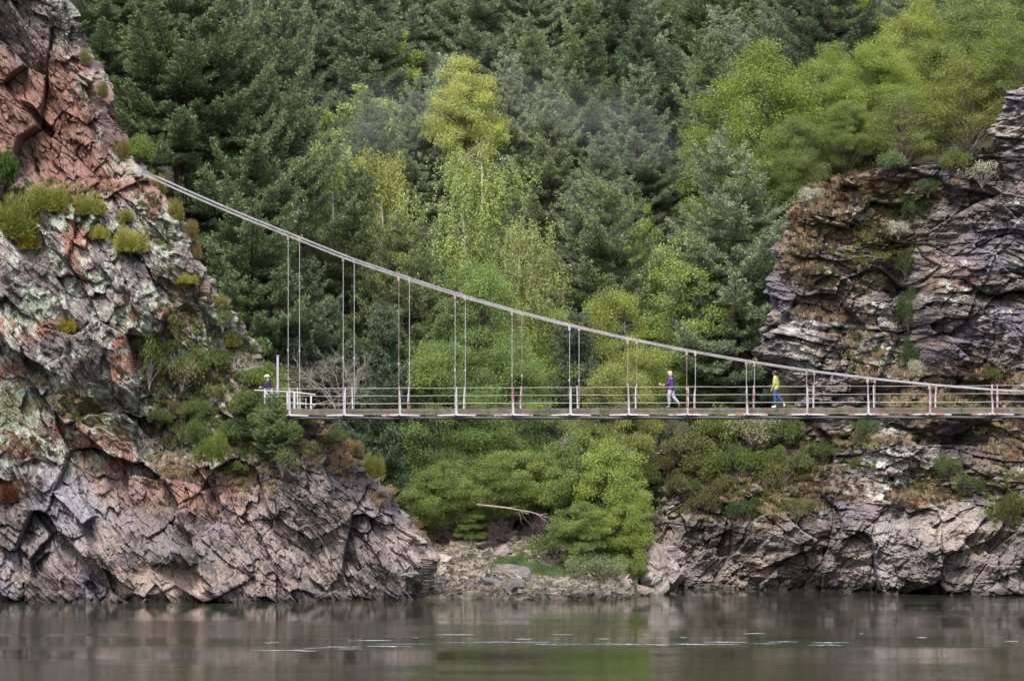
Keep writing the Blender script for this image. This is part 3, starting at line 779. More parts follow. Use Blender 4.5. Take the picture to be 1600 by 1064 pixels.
V = np.array([[.125 * math.cos(p_) * math.cos(t) , .11 * math.cos(p_) * math.sin(t), .10 * math.sin(p_)] for p_ in ph for t in th])
i = np.arange(6)[:, None] * 16; j = np.arange(16)[None]
hm.add(V, np.stack([i + j, i + (j + 1) % 16, i + 16 + (j + 1) % 16, i + 16 + j], -1).reshape(-1, 4))
hm.tube([[.145 * math.cos(t), .115 * math.sin(t), -.005] for t in np.linspace(0, 2 * math.pi, 25)], .014, 6)
ho = hm.build('helmet', simple('helmet_shell', (.75, .75, .74), .35, var=.05), pman, True); ho.location = (.07, 0, 1.63)
# ------------------------------------------------------------------ foliage generators
def unit(a): return a / (np.linalg.norm(a, axis=-1, keepdims=True) + 1e-9)

class Leaves:
    def __init__(s, seed): s.r = np.random.default_rng(seed); s.V = []; s.v = []; s.y = []
    def add(s, C, D, Lg, Wd, v, y):
        """diamond leaves: base C, direction D, length, width, shade v and yellowing y"""
        n = len(C); D = unit(D); R = s.r.normal(size=(n, 3)); S = unit(np.cross(D, R))
        Lg = np.broadcast_to(Lg, n)[:, None]; Wd = np.broadcast_to(Wd, n)[:, None]
        s.V.append(np.stack([C, C + D * Lg * .45 + S * Wd / 2, C + D * Lg, C + D * Lg * .45 - S * Wd / 2], 1).reshape(-1, 3))
        s.v.append(np.repeat(np.broadcast_to(v, n), 4)); s.y.append(np.repeat(np.broadcast_to(y, n), 4))
    def mesh(s, name, mat, parent=None):
        V = np.concatenate(s.V); Q = np.arange(len(V)).reshape(-1, 4)
        return mesh_np(name, V, Q, mat, {'v': np.clip(np.concatenate(s.v), 0, 1), 'y': np.clip(np.concatenate(s.y), 0, 1)}, False, parent)

def make_pine(seed, Hh, R, cb, shape=.8, dens=1.0, lean=0.0):
    """Scots pine: tapered trunk, tiers of limbs carrying flat pads of needle tufts"""
    r = np.random.default_rng(seed); root = empty('pine_tree', (0, 0, 0)); root['_H'] = Hh
    T = Acc(); zz = np.linspace(0, Hh * .98, 14)
    wob = np.stack([np.cumsum(r.normal(0, .05, 14)), np.cumsum(r.normal(0, .05, 14))], 1); wob[0] = 0
    wob[:, 0] += lean * (zz / Hh) ** 2
    P = np.concatenate([wob, zz[:, None]], 1); T.tube(P, .20 * (1 - zz / Hh * .93) * Hh / 13 + .015, 7)
    Lv = Leaves(seed)
    z = cb * Hh
    C = []; D = []; vv = []; yy = []
    while z < Hh * .99:
        t = (z / Hh - cb) / (1 - cb)
        prof = min(1, (1 - t) * 1.35 + .06) ** shape * min(1, .55 + t * 3)
        ctr = np.array([np.interp(z, zz, P[:, 0]), np.interp(z, zz, P[:, 1]), z])
        nb = max(3, int(r.integers(4, 7) * dens)); a0 = r.random() * 6.28
        for b in range(nb):
            az = a0 + b * 6.283 / nb + r.normal(0, .3); Lb = R * prof * r.uniform(.5, 1.3)
            if Lb < .25: Lb = .25
            el = r.uniform(-.05, .30) + t * .55
            d = np.array([math.cos(az) * math.cos(el), math.sin(az) * math.cos(el), math.sin(el)])
            s_ = np.linspace(0, 1, 6); bend = r.uniform(-.12, .12)
            B = ctr + d * (s_ * Lb)[:, None]; B[:, 2] += (-.20 * np.sin(s_ * 3.14) + .16 * s_ ** 2) * Lb * .8; B[:, 0] += -math.sin(az) * bend * Lb * s_ ** 2; B[:, 1] += math.cos(az) * bend * Lb * s_ ** 2
            T.tube(B, np.interp(s_, [0, 1], [.026 * (Lb / 2 + .3), .009]), 4)
            nt_ = max(3, int(Lb / .11 * dens)); cs = r.uniform(0, 1)
            for q in range(nt_):
                u = .16 + .84 * (q + .5) / nt_; ps = np.array([np.interp(u, s_, B[:, k]) for k in range(3)])
                sd = 1 if q % 2 else -1; ang = az + sd * r.uniform(.6, 1.15); tl = (.16 + .42 * Lb * (1 - u) + .12) * r.uniform(.6, 1.1)
                td = np.array([math.cos(ang), math.sin(ang), r.uniform(.0, .45)])
                if q == nt_ - 1: td = d + np.array([0, 0, .3])
                m_ = max(2, int(tl / .12))
                for w_ in range(m_):
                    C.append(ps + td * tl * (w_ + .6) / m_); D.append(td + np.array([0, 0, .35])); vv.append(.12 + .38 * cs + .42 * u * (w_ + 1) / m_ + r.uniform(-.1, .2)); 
                    yy.append(max(0, r.normal(.02, .06)) + (.5 if r.random() < .015 else 0))
        z += r.uniform(.42, .80) * Hh / 12
    C = np.array(C); D = unit(np.array(D)); k = 17
    n = len(C); C2 = np.repeat(C, k, 0) + Lv.r.normal(0, .06, (n * k, 3)) * [1, 1, .7]; D2 = np.repeat(D, k, 0) * .55 + Lv.r.normal(0, .55, (n * k, 3)); D2[:, 2] += .25
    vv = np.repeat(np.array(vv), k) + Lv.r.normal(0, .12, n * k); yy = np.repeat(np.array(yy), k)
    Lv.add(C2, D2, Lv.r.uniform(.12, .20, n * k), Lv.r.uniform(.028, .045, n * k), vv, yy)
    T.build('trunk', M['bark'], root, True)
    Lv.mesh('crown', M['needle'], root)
    return root

def make_broadleaf(seed, Hh, R, cb, nclu=80, lpc=420, ls=.12, bark='greybark', tall=1.0, flat=.62, yv=.2, trunks=1, name='broadleaf_tree', rim=.55, pale=False):
    """trunk with limbs that end in leaf clumps spread unevenly through the crown"""
    r = np.random.default_rng(seed); root = empty(name, (0, 0, 0)); root['_H'] = Hh
    T = Acc(); Lv = Leaves(seed)
    zc0 = Hh * (cb + (1 - cb) * .5); hz = Hh * (1 - cb) * .5
    tops = []
    for k in range(trunks):
        n = 9; zz = np.linspace(0, Hh * .9, n); lx, ly = (r.normal(0, R * .25, 2) if trunks > 1 else r.normal(0, R * .08, 2))
        P = np.stack([lx * (zz / Hh) + np.cumsum(r.normal(0, .05, n)), ly * (zz / Hh) + np.cumsum(r.normal(0, .05, n)), zz], 1); P[0, :2] *= .2
        T.tube(P, .15 * (Hh / 10) * (1 - zz / Hh * .92) / trunks ** .4 + .01, 7); tops.append(P)
    # a few big lobes make the outline uneven
    lob = unit(r.normal(size=(7, 3))); lobs = r.uniform(.10, .34, 7)
    cl = []
    tries = 0
    while len(cl) < nclu and tries < nclu * 30:
        tries += 1
        d = unit(r.normal(size=3)); rad = r.uniform(rim, 1) ** .7 if r.random() < .8 else r.uniform(.1, rim)
        k = .74 + max(0, np.max((lob @ d - .55) * lobs * 2.6))
        tap = 1 - .38 * max(0, d[2]) ** 1.5 * tall
        c = np.array([d[0] * R * rad * k * tap, d[1] * R * rad * k * tap, zc0 + d[2] * hz * rad * min(1.05, k + .1)])
        if all(np.sum((c - o) ** 2) > (R * .16) ** 2 for o, _ in cl): cl.append((c, r.uniform(.75, 1.3)))
    for c, s_ in cl:
        P = tops[r.integers(len(tops))]
        zb = max(Hh * cb * .6, c[2] - np.hypot(c[0], c[1]) * r.uniform(.7, 1.3)); zb = min(zb, Hh * .85)
        b0 = np.array([np.interp(zb, P[:, 2], P[:, 0]), np.interp(zb, P[:, 2], P[:, 1]), zb]); u = np.linspace(0, 1, 6)[:, None]
        B = b0 + (c - b0) * u; B[:, 2] += (np.sin(u[:, 0] * 3.14) * .12 * np.linalg.norm(c - b0)); B[1:-1] += r.normal(0, .06, (4, 3))
        T.tube(B, np.linspace(.07 * Hh / 10, .012, 6), 4)
        rc = R * .205 * s_; m = int(lpc * s_ * s_)
        q = unit(r.normal(size=(m, 3))) * (r.random((m, 1)) ** .45) * np.array([1, 1, flat]) * rc
        q = q * (1 + .35 * np.sin(q[:, :1] * 9 / rc + s_ * 40) * np.cos(q[:, 1:2] * 7 / rc))
        D = unit(q) * .6 + r.normal(0, .6, (m, 3)); D[:, 2] -= .05
        v0 = r.uniform(.2, .75); y0 = np.clip(r.normal(yv, .25), 0, 1)
        Lv.add(c + q, D, r.uniform(ls * .7, ls * 1.3, m), r.uniform(ls * .45, ls * .8, m), v0 + r.normal(0, .11, m), y0 + r.normal(0, .08, m))
    T.build('trunk', M[bark], root, True)
    Lv.mesh('crown', M['leaf'], root)
    return root

def make_birch(seed, Hh, R, cb, n=150, yv=.4):
    """birch: white stem and rising limbs, leaves on thin hanging strands"""
    r = np.random.default_rng(seed); root = empty('birch_tree', (0, 0, 0)); root['_H'] = Hh
    T = Acc(); TB = Acc(); Lv = Leaves(seed)
    st = []
    for k in range(2):
        zz = np.linspace(0, Hh * (.90 - .12 * k), 12); P = np.stack([k * .5 * (zz / Hh) * 2.2 + np.cumsum(r.normal(0, .05, 12)), np.cumsum(r.normal(0, .05, 12)), zz], 1)
        T.tube(P, .17 * (1 - zz / Hh * .93) * Hh / 11, 7); st.append(P)
    for k in range(n):
        P = st[k % 2 if r.random() < .7 else 0]; zb = Hh * r.uniform(cb * .7, .93); t = (zb / Hh - cb) / (1 - cb)
        b0 = np.array([np.interp(zb, P[:, 2], P[:, 0]), np.interp(zb, P[:, 2], P[:, 1]), zb]); az = r.uniform(0, 6.28)
        Lb = R * (1 - max(0, t)) ** .5 * r.uniform(.4, 1.2) + .25; el = r.uniform(.5, 1.1)
        u = np.linspace(0, 1, 7); d = np.array([math.cos(az) * math.cos(el), math.sin(az) * math.cos(el), math.sin(el)])
        B = b0 + d * (u * Lb * 1.25)[:, None]; B[:, 2] -= u ** 2 * Lb * .25
        TB.tube(B, np.linspace(.022, .004, 7), 4)
        y0 = np.clip(r.normal(yv, .2), 0, 1); v0 = r.uniform(.3, .75)
        for s_ in range(int(4 + Lb * 5)):
            uu = r.uniform(.15, 1.08); p0 = np.array([np.interp(uu, u, B[:, i]) for i in range(3)]) + r.normal(0, .12, 3); hl = r.uniform(.3, 1.25)
            p0[2] += .15
            m = int(hl * 34); h_ = r.random(m) * hl
            C = p0 + np.stack([np.cos(az) * h_ * .12 + r.normal(0, .05, m), np.sin(az) * h_ * .12 + r.normal(0, .05, m), -h_], 1)
            D = r.normal(0, .5, (m, 3)); D[:, 2] -= .7
            Lv.add(C, D, r.uniform(.06, .11, m), r.uniform(.04, .07, m), v0 + r.normal(0, .16, m), y0 + r.normal(0, .12, m))
    T.build('trunk', M['birchbark'], root, True); TB.build('limbs', M['greybark'], root); Lv.mesh('crown', M['leaf'], root)
    return root

def make_bush(seed, R, Hh, n=26, lpc=260, ls=.085, yv=.2, name='shrub', mat='leaf', stem='twig'):
    r = np.random.default_rng(seed); root = empty(name, (0, 0, 0)); root['_H'] = Hh; root['_R'] = R
    T = Acc(); Lv = Leaves(seed)
    for k in range(n):
        az = r.uniform(0, 6.28); rr = R * r.random() ** .5 * .85; zt_ = Hh * (1 - .55 * (rr / R) ** 2) * r.uniform(.45, .92)
        c = np.array([rr * math.cos(az), rr * math.sin(az), zt_]); u = np.linspace(0, 1, 5)[:, None]
        B = c * u * np.array([1, 1, 1]); B[:, :2] *= u ** .7; B[1:-1] += r.normal(0, .03, (3, 3)); T.tube(B + np.array([0, 0, -.1]) * (1 - u), np.linspace(.02, .006, 5), 4)
        rc = min(R, Hh) * r.uniform(.22, .40); m = int(lpc * r.uniform(.6, 1.3))
        q = unit(r.normal(size=(m, 3))) * (r.random((m, 1)) ** .5) * np.array([1, 1, .8]) * rc
        D = unit(q) * .6 + r.normal(0, .6, (m, 3)); y0 = np.clip(r.normal(yv, .2), 0, 1)
        Lv.add(c + q, D, r.uniform(ls * .7, ls * 1.3, m), r.uniform(ls * .4, ls * .8, m), r.uniform(.3, .7) + r.normal(0, .16, m), y0 + r.normal(0, .1, m))
    T.build('stem', M[stem], root); Lv.mesh('foliage', M[mat], root)
    return root

def make_broom(seed, R, Hh, n=1500, name='broom_bush'):
    """upright fine green stems in a rounded dome"""
    r = np.random.default_rng(seed); root = empty(name, (0, 0, 0)); root['_H'] = Hh; root['_R'] = R
    Lv = Leaves(seed)
    k = 9; cc = np.stack([r.uniform(-.6, .6, k) * R, r.uniform(-.6, .6, k) * R, np.zeros(k)], 1); hh = r.uniform(.6, 1, k)
    i = r.integers(0, k, n); d = unit(r.normal(size=(n, 3)) * [1, 1, .6] + [0, 0, .9]); d[:, 2] = np.abs(d[:, 2])
    s_ = r.uniform(.15, .95, n); C = cc[i] + d * np.array([R * .55, R * .55, Hh * .8]) * (s_ * hh[i])[:, None]
    Lv.add(C, d + r.normal(0, .30, (n, 3)), r.uniform(.08, .19, n) * Hh / .9, r.uniform(.012, .022, n), .2 + .7 * s_ + r.normal(0, .1, n), np.clip(r.normal(.3, .15, n) + .35 * (vnr(i)), 0, 1))
    T = Acc()
    for q in range(8):
        T.tube([[0, 0, -.15], cc[q] * .5 + [0, 0, Hh * .2], cc[q] + [0, 0, Hh * .45]], [.02, .014, .008], 4)
    T.build('stem', M['twig'], root); Lv.mesh('foliage', M['leaf'], root)
    return root
def vnr(i): return ((i * 7919) % 13) / 13. - .3

def make_bare(seed, Hh, spread=.9, levels=4, mat='paletwig', name='bare_shrub', nb=4, r0=.05):
    r = np.random.default_rng(seed); root = empty(name, (0, 0, 0)); root['_H'] = Hh; T = Acc()
    def grow(p, d, ln, rad, lv):
        q = p; pts = [p]
        for k in range(4):
            d = unit(d + r.normal(0, .16, 3) + np.array([0, 0, .03])); q = q + d * ln / 4; pts.append(q)
        T.tube(pts, np.linspace(rad, rad * .6, 5), 4)
        if lv:
            for k in range(r.integers(2, 4) + (lv > 2)):
                grow(pts[r.integers(2, 5)], unit(d + r.normal(0, spread * .75, 3)), ln * r.uniform(.55, .85), rad * .58, lv - 1)
    for k in range(nb):
        grow(np.array([0, 0, -.1]), unit(np.array([r.normal(0, spread * .6), r.normal(0, spread * .4), 1])), Hh * .38, r0, levels)
    T.build('branch', M[mat], root)
    return root

# ------------------------------------------------------------------ prototypes
PROTO = {
 'pineA': lambda: make_pine(1, 13, 2.9, .12, .6), 'pineB': lambda: make_pine(2, 13, 2.5, .08, .75), 'pineC': lambda: make_pine(3, 12, 3.3, .18, .5),
 'pineD': lambda: make_pine(4, 14, 2.9, .30, .6, lean=.8), 'pineE': lambda: make_pine(5, 9, 2.1, .06, .8, 1.1), 'pineF': lambda: make_pine(6, 16, 4.0, .34, .5, 1.15),
 'leafA': lambda: make_broadleaf(11, 11, 3.8, .08, 135, 760, .08), 'leafB': lambda: make_broadleaf(12, 9, 3.0, .06, 115, 760, .08, trunks=2), 'leafC': lambda: make_broadleaf(13, 12, 4.1, .08, 150, 720, .085, tall=1.2),
 'ash': lambda: make_broadleaf(14, 12, 3.0, .46, 85, 620, .085, flat=.6, yv=.3), 'willow': lambda: make_broadleaf(15, 6, 2.4, .02, 110, 520, .085, trunks=3, yv=.1),
 'willowhi': lambda: make_broadleaf(19, 6, 2.9, .14, 130, 620, .08, trunks=4, yv=.1, tall=.8), 'thin': lambda: make_broadleaf(16, 10, 2.4, .12, 100, 330, .095, tall=1.5, yv=.3), 'small': lambda: make_broadleaf(17, 5, 1.5, .15, 45, 330, .11, yv=.25),
 'lich': lambda: make_broadleaf(18, 8, 3.1, .12, 120, 330, .085, bark='paletwig', yv=.3, trunks=3),
 'birch': lambda: make_birch(21, 12, 3.1, .18), 'birchB': lambda: make_birch(22, 11, 3.0, .12, 140, .4),
 'bushA': lambda: make_bush(31, 1.3, 1.5), 'bushB': lambda: make_bush(32, 1.0, 1.1, 20), 'bushC': lambda: make_bush(33, 1.6, 2.6, 40, 260, .09),
 'bushfine': lambda: make_bush(34, 1.0, 1.0, 18, 330, .055, .1), 'bushopen': lambda: make_bush(35, 1.0, 1.4, 22, 110, .08, .3, stem='paletwig'),
 'broomA': lambda: make_broom(41, .8, .9, 7000), 'broomB': lambda: make_broom(42, .6, .8, 5000),
 'bareA': lambda: make_bare(51, 3.6, .8, 5, r0=.026), 'bareB': lambda: make_bare(52, 2.0, 1.0, 3, r0=.03, nb=5), 'tangle': lambda: make_bare(53, 1.6, 1.6, 4, 'twig', 'bramble_thicket', nb=18, r0=.036),
}
_done = {}
def spawn(kind, loc, s, rz, label, cat, colour, group=None, name=None):
    if kind not in _done:
        o = PROTO[kind](); _done[kind] = o; first = o
    else:
        o = copy_tree(_done[kind])
    if name: o.name = name
    for k in ('group', ): 
        if k in o: del o[k]
    o.location = [float(v) for v in loc]; o.rotation_euler = (0, 0, rz); o.scale = (s, s, s) if np.isscalar(s) else s
    tag(o, label, cat, group)
    for c in o.children:
        if c.name.split('.')[0] in ('crown', 'foliage'): c.color = (*colour, 1)
    return o
_HT = {'pineA': 13, 'pineB': 13, 'pineC': 12, 'pineD': 14, 'pineE': 9, 'pineF': 16, 'leafA': 11, 'leafB': 9, 'leafC': 12, 'ash': 12, 'willow': 6, 'thin': 10, 'small': 5, 'lich': 8, 'birch': 12, 'birchB': 11}

def stand(kind, px, ytop, Y, wide, label, cat, colour, group=None, name=None, zbase=None):
    """a tree on the ground at depth Y with its top at photo row ytop; wide scales the crown sideways"""
    if px > 1008 and Y < 192.5: Y = 192.5 + (px % 7) * .15
    X = (px - 800) / F * Y; zb = float(ground_z(X, Y)) if zbase is None else zbase
    zt_ = H + (HY - ytop) / F * Y; s = (zt_ - zb) / _HT[kind]
    s = max(.35, min(s, 1.7)); zb = zt_ - s * _HT[kind] if s in (.35, 1.7) else zb
    zb = min(zb, float(ground_z(X, Y)))
    w_ = min(max(s, .75), 1.15) * wide
    return spawn(kind, (X, Y, zb - .1), (w_, w_, s), random.uniform(0, 6.28), label, cat, colour, group, name)

GR = dict(pine=(.155, .205, .085), pineblue=(.19, .245, .135), pinedark=(.095, .14, .072), pinegrey=(.27, .31, .20), lime=(.265, .345, .09), yell=(.36, .46, .17), green=(.205, .275, .085), olive=(.215, .28, .09),
          birch=(.34, .40, .17), gold=(.33, .38, .12), dark=(.07, .125, .04), mid=(.155, .21, .07), lichen=(.42, .45, .36), sage=(.22, .27, .15))
# ---- the trees one can tell apart
T_ = [
 ('pineF', 165, -90, 181, .95, 'tall dark pine rising directly behind the top of the red brown cliff', 'pine', 'pine tree', 'the tallest dark pine'),
 ('pineD', 238, -70, 179, .95, 'dark pine with long bare trunk standing over the upper cable anchorage', 'pine', 'pine tree', 'the pine over the cable anchorage'),
 ('pineF', 285, -110, 180.5, 1.0, 'big spreading dark pine whose two trunks show just right of the anchorage', 'pine', 'pine tree', 'the two trunked pine'),
 ('pineA', 345, -40, 182, 1.1, 'broad dark pine in front of the slope left of the twin birches', 'pine', 'pine tree', 'the broad dark pine'),
 ('pineD', 415, 5, 183, 1.05, 'dark pine with drooping side limbs at the outer edge of the big pine stand', 'pine', 'pine tree', 'the outermost dark pine'),
 ('pineC', 385, 190, 180, 1.0, 'low pine half hidden behind the main cables near their high end', 'pine', 'pine tree', 'the low cable pine'),
 ('birchB', 515, 205, 190, 1.1, 'yellowing birch, left one of the twin birches above the first hangers', 'birch', 'birch tree', 'the left twin birch'),
 ('birchB', 592, 215, 191, .95, 'golden tipped birch, right one of the twin birches, with orange leaves low down', 'gold', 'birch tree', 'the golden twin birch'),
 ('pineA', 548, 262, 186, .95, 'dense dark pine in front of the twin birches, trunk behind the second hangers', 'pine', 'pine tree', 'the dense twin birch pine'),
 ('pineC', 642, 355, 185, .9, 'green pine between the twin birches and the tall white stemmed birch', 'pine', 'pine tree', 'the pine left of the white birch'),
 ('birch', 757, 205, 189, 1.25, 'tall birch with clearly visible white stem and weeping olive foliage', 'birch', 'birch tree', 'the tall white stemmed birch'),
 ('birchB', 815, 330, 187, .85, 'weeping olive birch at the foot of the tall white stemmed birch', 'birch', 'birch tree', 'the weeping birch'),
 ('leafB', 735, 395, 184, .95, 'rounded bright green tree crossed by the cables under the white stemmed birch', 'green', 'tree', 'the rounded bright green tree'),
 ('leafB', 700, 520, 181, .9, 'bushy mid green tree above the deck with pale yellow sprays', 'olive', 'tree', 'the bushy tree over the deck'),
 ('leafA', 800, 500, 182.5, .85, 'leafy green tree standing behind the fifth pair of hangers', 'green', 'tree', 'the fifth hanger tree'),
 ('leafB', 405, 360, 178, .9, 'light green leafy tree behind the first long hangers', 'mid', 'tree', 'the first hanger tree'),
 ('small', 565, 540, 178, 1.1, 'small green tree beside the bare pale branches above the deck', 'mid', 'tree', 'the small tree by the bare branches'),
 ('ash', 728, 92, 214, .88, 'pale yellow ash tree glowing alone among the pines high on the slope', 'yell', 'ash tree', 'the pale yellow ash'),
 ('small', 566, 70, 226, 1.5, 'yellow green crown rising between pines above the left twin birch', 'lime', 'tree', 'the yellow green crown'),
 ('small', 630, 38, 236, 1.1, 'narrow lime tree top squeezed between dark pines near the top of the slope', 'lime', 'tree', 'the narrow lime tree top'),
 ('small', 478, 100, 222, 1.2, 'dull yellow green crown at the edge of the big dark pine stand', 'lime', 'tree', 'the dull yellow crown'),
 ('small', 1010, 262, 203, .75, 'little bright lime tree shining between pines above the middle of the bridge', 'lime', 'tree', 'the little lime tree'),
 ('pineB', 860, 105, 214, 1.0, 'tall blue green pine just right of the pale yellow ash', 'pineblue', 'pine tree', 'the blue pine right of the ash'),
 ('pineA', 938, 212, 206, 1.0, 'full blue green pine with pointed top above the long dark pine', 'pineblue', 'pine tree', 'the pointed blue green pine'),
 ('pineC', 945, 290, 195, 1.15, 'wide dark pine with layered limbs left of the lime green poplar', 'pine', 'pine tree', 'the wide layered pine'),
 ('pineE', 895, 480, 184, 1.0, 'young dark pine beneath the middle of the cables beside the weeping birch', 'pinedark', 'pine tree', 'the young dark pine'),
 ('thin', 1075, 335, 189, 1.05, 'upright lime green tree with ragged thin top in mid slope', 'lime', 'tree', 'the upright lime green tree'),
 ('leafB', 965, 440, 186, .8, 'round light green tree above the cables left of the upright lime green tree', 'lime', 'tree', 'the round light tree'),
 ('leafA', 1040, 480, 184, .75, 'light green tree above the walker in purple, under the upright lime green tree', 'lime', 'tree', 'the light green tree over the walker'),
 ('leafB', 955, 555, 181.5, .9, 'dull green tree behind the deck left of the walker in purple', 'green', 'tree', 'the dull green tree'),
 ('pineC', 1150, 235, 190, 1.15, 'tall grey green pine with open limbs beside the layered cliff', 'pinegrey', 'pine tree', 'the grey green pine by the cliff'),
 ('pineA', 1195, 320, 192, .8, 'slim grey green pine touching the edge of the layered cliff', 'pinegrey', 'pine tree', 'the slim pine at the cliff edge'),
 ('leafA', 1125, 545, 185, .7, 'shaded dark green tree between the two walkers', 'dark', 'tree', 'the tree between walkers'),
 ('leafC', 1215, 58, 197, 1.1, 'big lime green tree at the outer edge of the bright stand above the layered cliff', 'lime', 'tree', 'the outer lime tree'),
 ('leafC', 1305, 62, 199, 1.05, 'second big lime tree of the bright stand, pale leaves near its top', 'lime', 'tree', 'the second lime tree'),
 ('leafA', 1372, 50, 197, 1.15, 'bright light green rounded tree in the middle of the stand above the cliff', 'lime', 'tree', 'the rounded light green tree'),
 ('leafA', 1345, -30, 222, 1.1, 'yellow green tree top at the upper edge above the bright stand', 'lime', 'tree', 'the high yellow green tree top'),
 ('leafC', 1450, -10, 203, 1.1, 'tall yellow green tree with sunlit crown top over the cliff', 'lime', 'tree', 'the tall yellow green tree'),
 ('lich', 1410, 130, 192, 1.15, 'olive tree with lichen covered pale branches standing on the cliff top', 'olive', 'tree', 'the lichen hung tree'),
 ('leafA', 1530, -40, 200, 1.2, 'olive green tree filling the upper corner above the rock tower', 'olive', 'tree', 'the corner olive tree'),
 ('lich', 1510, 75, 191, 1.2, 'sparse grey lichen hung oak with dark bent trunk beside the rock tower', 'olive', 'tree', 'the bent oak'),
 ('lich', 1580, 20, 193, 1.1, 'sparse olive tree directly over the rock tower', 'olive', 'tree', 'the tree over the rock tower'),
 ('leafA', 1245, 170, 192, .85, 'shaded green tree low in the bright stand beside the cliff shoulder', 'green', 'tree', 'the shaded shoulder tree'),
 ('leafB', 1320, 150, 191, .8, 'mid green tree right above the heather covered shoulder of the cliff', 'green', 'tree', 'the heather shoulder tree'),
 ('small', 1225, 335, 187, .7, 'small yellow green sapling against the outline of the layered cliff', 'lime', 'tree', 'the yellow sapling'),
 ('leafB', 1090, 570, 182, .9, 'leafy tree behind the deck beyond the purple walker', 'mid', 'tree', 'the purple walker tree'),
 ('pineE', 1165, 520, 184, 1.0, 'dark low pine over the walker in yellow', 'pinedark', 'pine tree', 'the dark low pine'),
 ('leafB', 870, 470, 186, .8, 'yellowish olive tree between weeping birch and young dark pine', 'olive', 'tree', 'the olive tree by the young pine'),
 ('pineC', 690, 420, 188, .9, 'shaded pine with a bent trunk behind the third and fourth hangers', 'pine', 'pine tree', 'the bent pine'),
 ('pineE', 470, 400, 181, 1.1, 'dark low pine behind the first and second hangers', 'pinedark', 'pine tree', 'the low hanger pine'),
 ('pineE', 600, 470, 180.5, 1.0, 'dark young pine just above the deck near the second hangers', 'pinedark', 'pine tree', 'the young hanger pine'),
]
LM = []
for (k, px, yt, Y, wd, lb_, c, cat, lm) in T_:
    nm = 'pine_tree' if 'pine' in cat else 'birch_tree' if 'birch' in cat else 'ash_tree' if 'ash' in cat else 'broadleaf_tree'
    cc = np.array(GR[c]) * random.uniform(.85, 1.12) * np.array([random.uniform(.88, 1.12), 1, random.uniform(.85, 1.2)])
    stand(k, px, yt, Y, wd, lb_, cat, tuple(cc), 'pines on the slope' if 'pine' in cat else 'leafy trees on the slope', nm)
    LM.append((px, yt + 50, lm, Y, k))

# ---- the pine wood that fills the slope in rows
auto = []
rr = np.random.default_rng(77)
for Y in (193, 200, 208, 216, 225, 235, 246, 258, 271, 285):
    step = 112 if Y < 220 else 92
    for px in np.arange(90 + (Y * 37) % 70, 1640, step * 1.0):
        x_ = px + rr.uniform(-30, 30)
        if Y < 204 and (x_ < 430 or x_ > 1130): continue
        if Y >= 230 and x_ > 1560: continue
        if x_ < 420 and Y > 246: continue
        X = (x_ - 800) / F * Y; gz = float(ground_z(X, Y)); hgt = rr.uniform(10.5, 15)
        yt = HY - (gz + hgt - H) / Y * F
        if yt > 620 or yt < -330: continue
        if any(abs(x_ - a) < 48 and (Y < Yh + 9) and (Y > Yh - 10) for a, b, l, Yh, k in LM): continue
        if abs(x_ - 728) < 75 and Y < 214: yt = max(yt, 215)
        if abs(x_ - 1010) < 50 and Y < 203: yt = max(yt, 330)
        for a, b in ((566, 115), (478, 140), (630, 80)):
            if abs(x_ - a) < 55 and Y < 225: yt = max(yt, b)
        auto.append([x_, yt, Y])
tone = lambda x, yt, Y: ('pinedark' if (Y > 240 and (x < 640 or x > 1130)) or rr.random() < .12 else 'pineblue' if rr.random() < .5 else 'pinegrey' if rr.random() < .3 else 'pine')
names = {'pinedark': 'dark', 'pineblue': 'blue green', 'pinegrey': 'grey green', 'pine': 'mid green'}
buckets = {}
for a_ in auto:
    t = tone(*a_); a_.append(t); cy = max(a_[1] + 45, 12)
    l = min(LM, key=lambda q: (q[0] - a_[0]) ** 2 + (q[1] - cy) ** 2)
    dx_, dy_ = a_[0] - l[0], cy - l[1]
    rel = ('above' if dy_ < 0 else 'below') if abs(dy_) > abs(dx_) else ('right of' if dx_ > 0 else 'left of')
    a_.append((t, rel, l[2])); buckets.setdefault(a_[-1], []).append(a_)
ORD = ['leftmost', 'second', 'third', 'fourth', 'fifth', 'sixth', 'seventh', 'eighth', 'ninth']
NUM = ['', 'one', 'two', 'three', 'four', 'five', 'six', 'seven', 'eight', 'nine']
for key, L_ in buckets.items():
    L_.sort(key=lambda q: q[0])
    for i, a_ in enumerate(L_):
        t, rel, lm = key; tn = names[t]
        if len(L_) == 1: lb_ = '%s pine %s %s' % (tn, rel, lm)
        elif i == 0: lb_ = 'leftmost of %s %s pines %s %s' % (NUM[len(L_)], tn, rel, lm)
        elif i == len(L_) - 1: lb_ = 'rightmost of %s %s pines %s %s' % (NUM[len(L_)], tn, rel, lm)
        else: lb_ = '%s of the %s pines %s %s' % (ORD[i], tn, rel, lm)
        c = np.array(GR[t]) * rr.uniform(.85, 1.2)
        stand(['pineA', 'pineB', 'pineC', 'pineD', 'pineB', 'pineA'][rr.integers(6)], a_[0], a_[1], a_[2], rr.uniform(.9, 1.15), lb_, 'pine tree', tuple(c), 'pines on the slope', 'pine_tree')

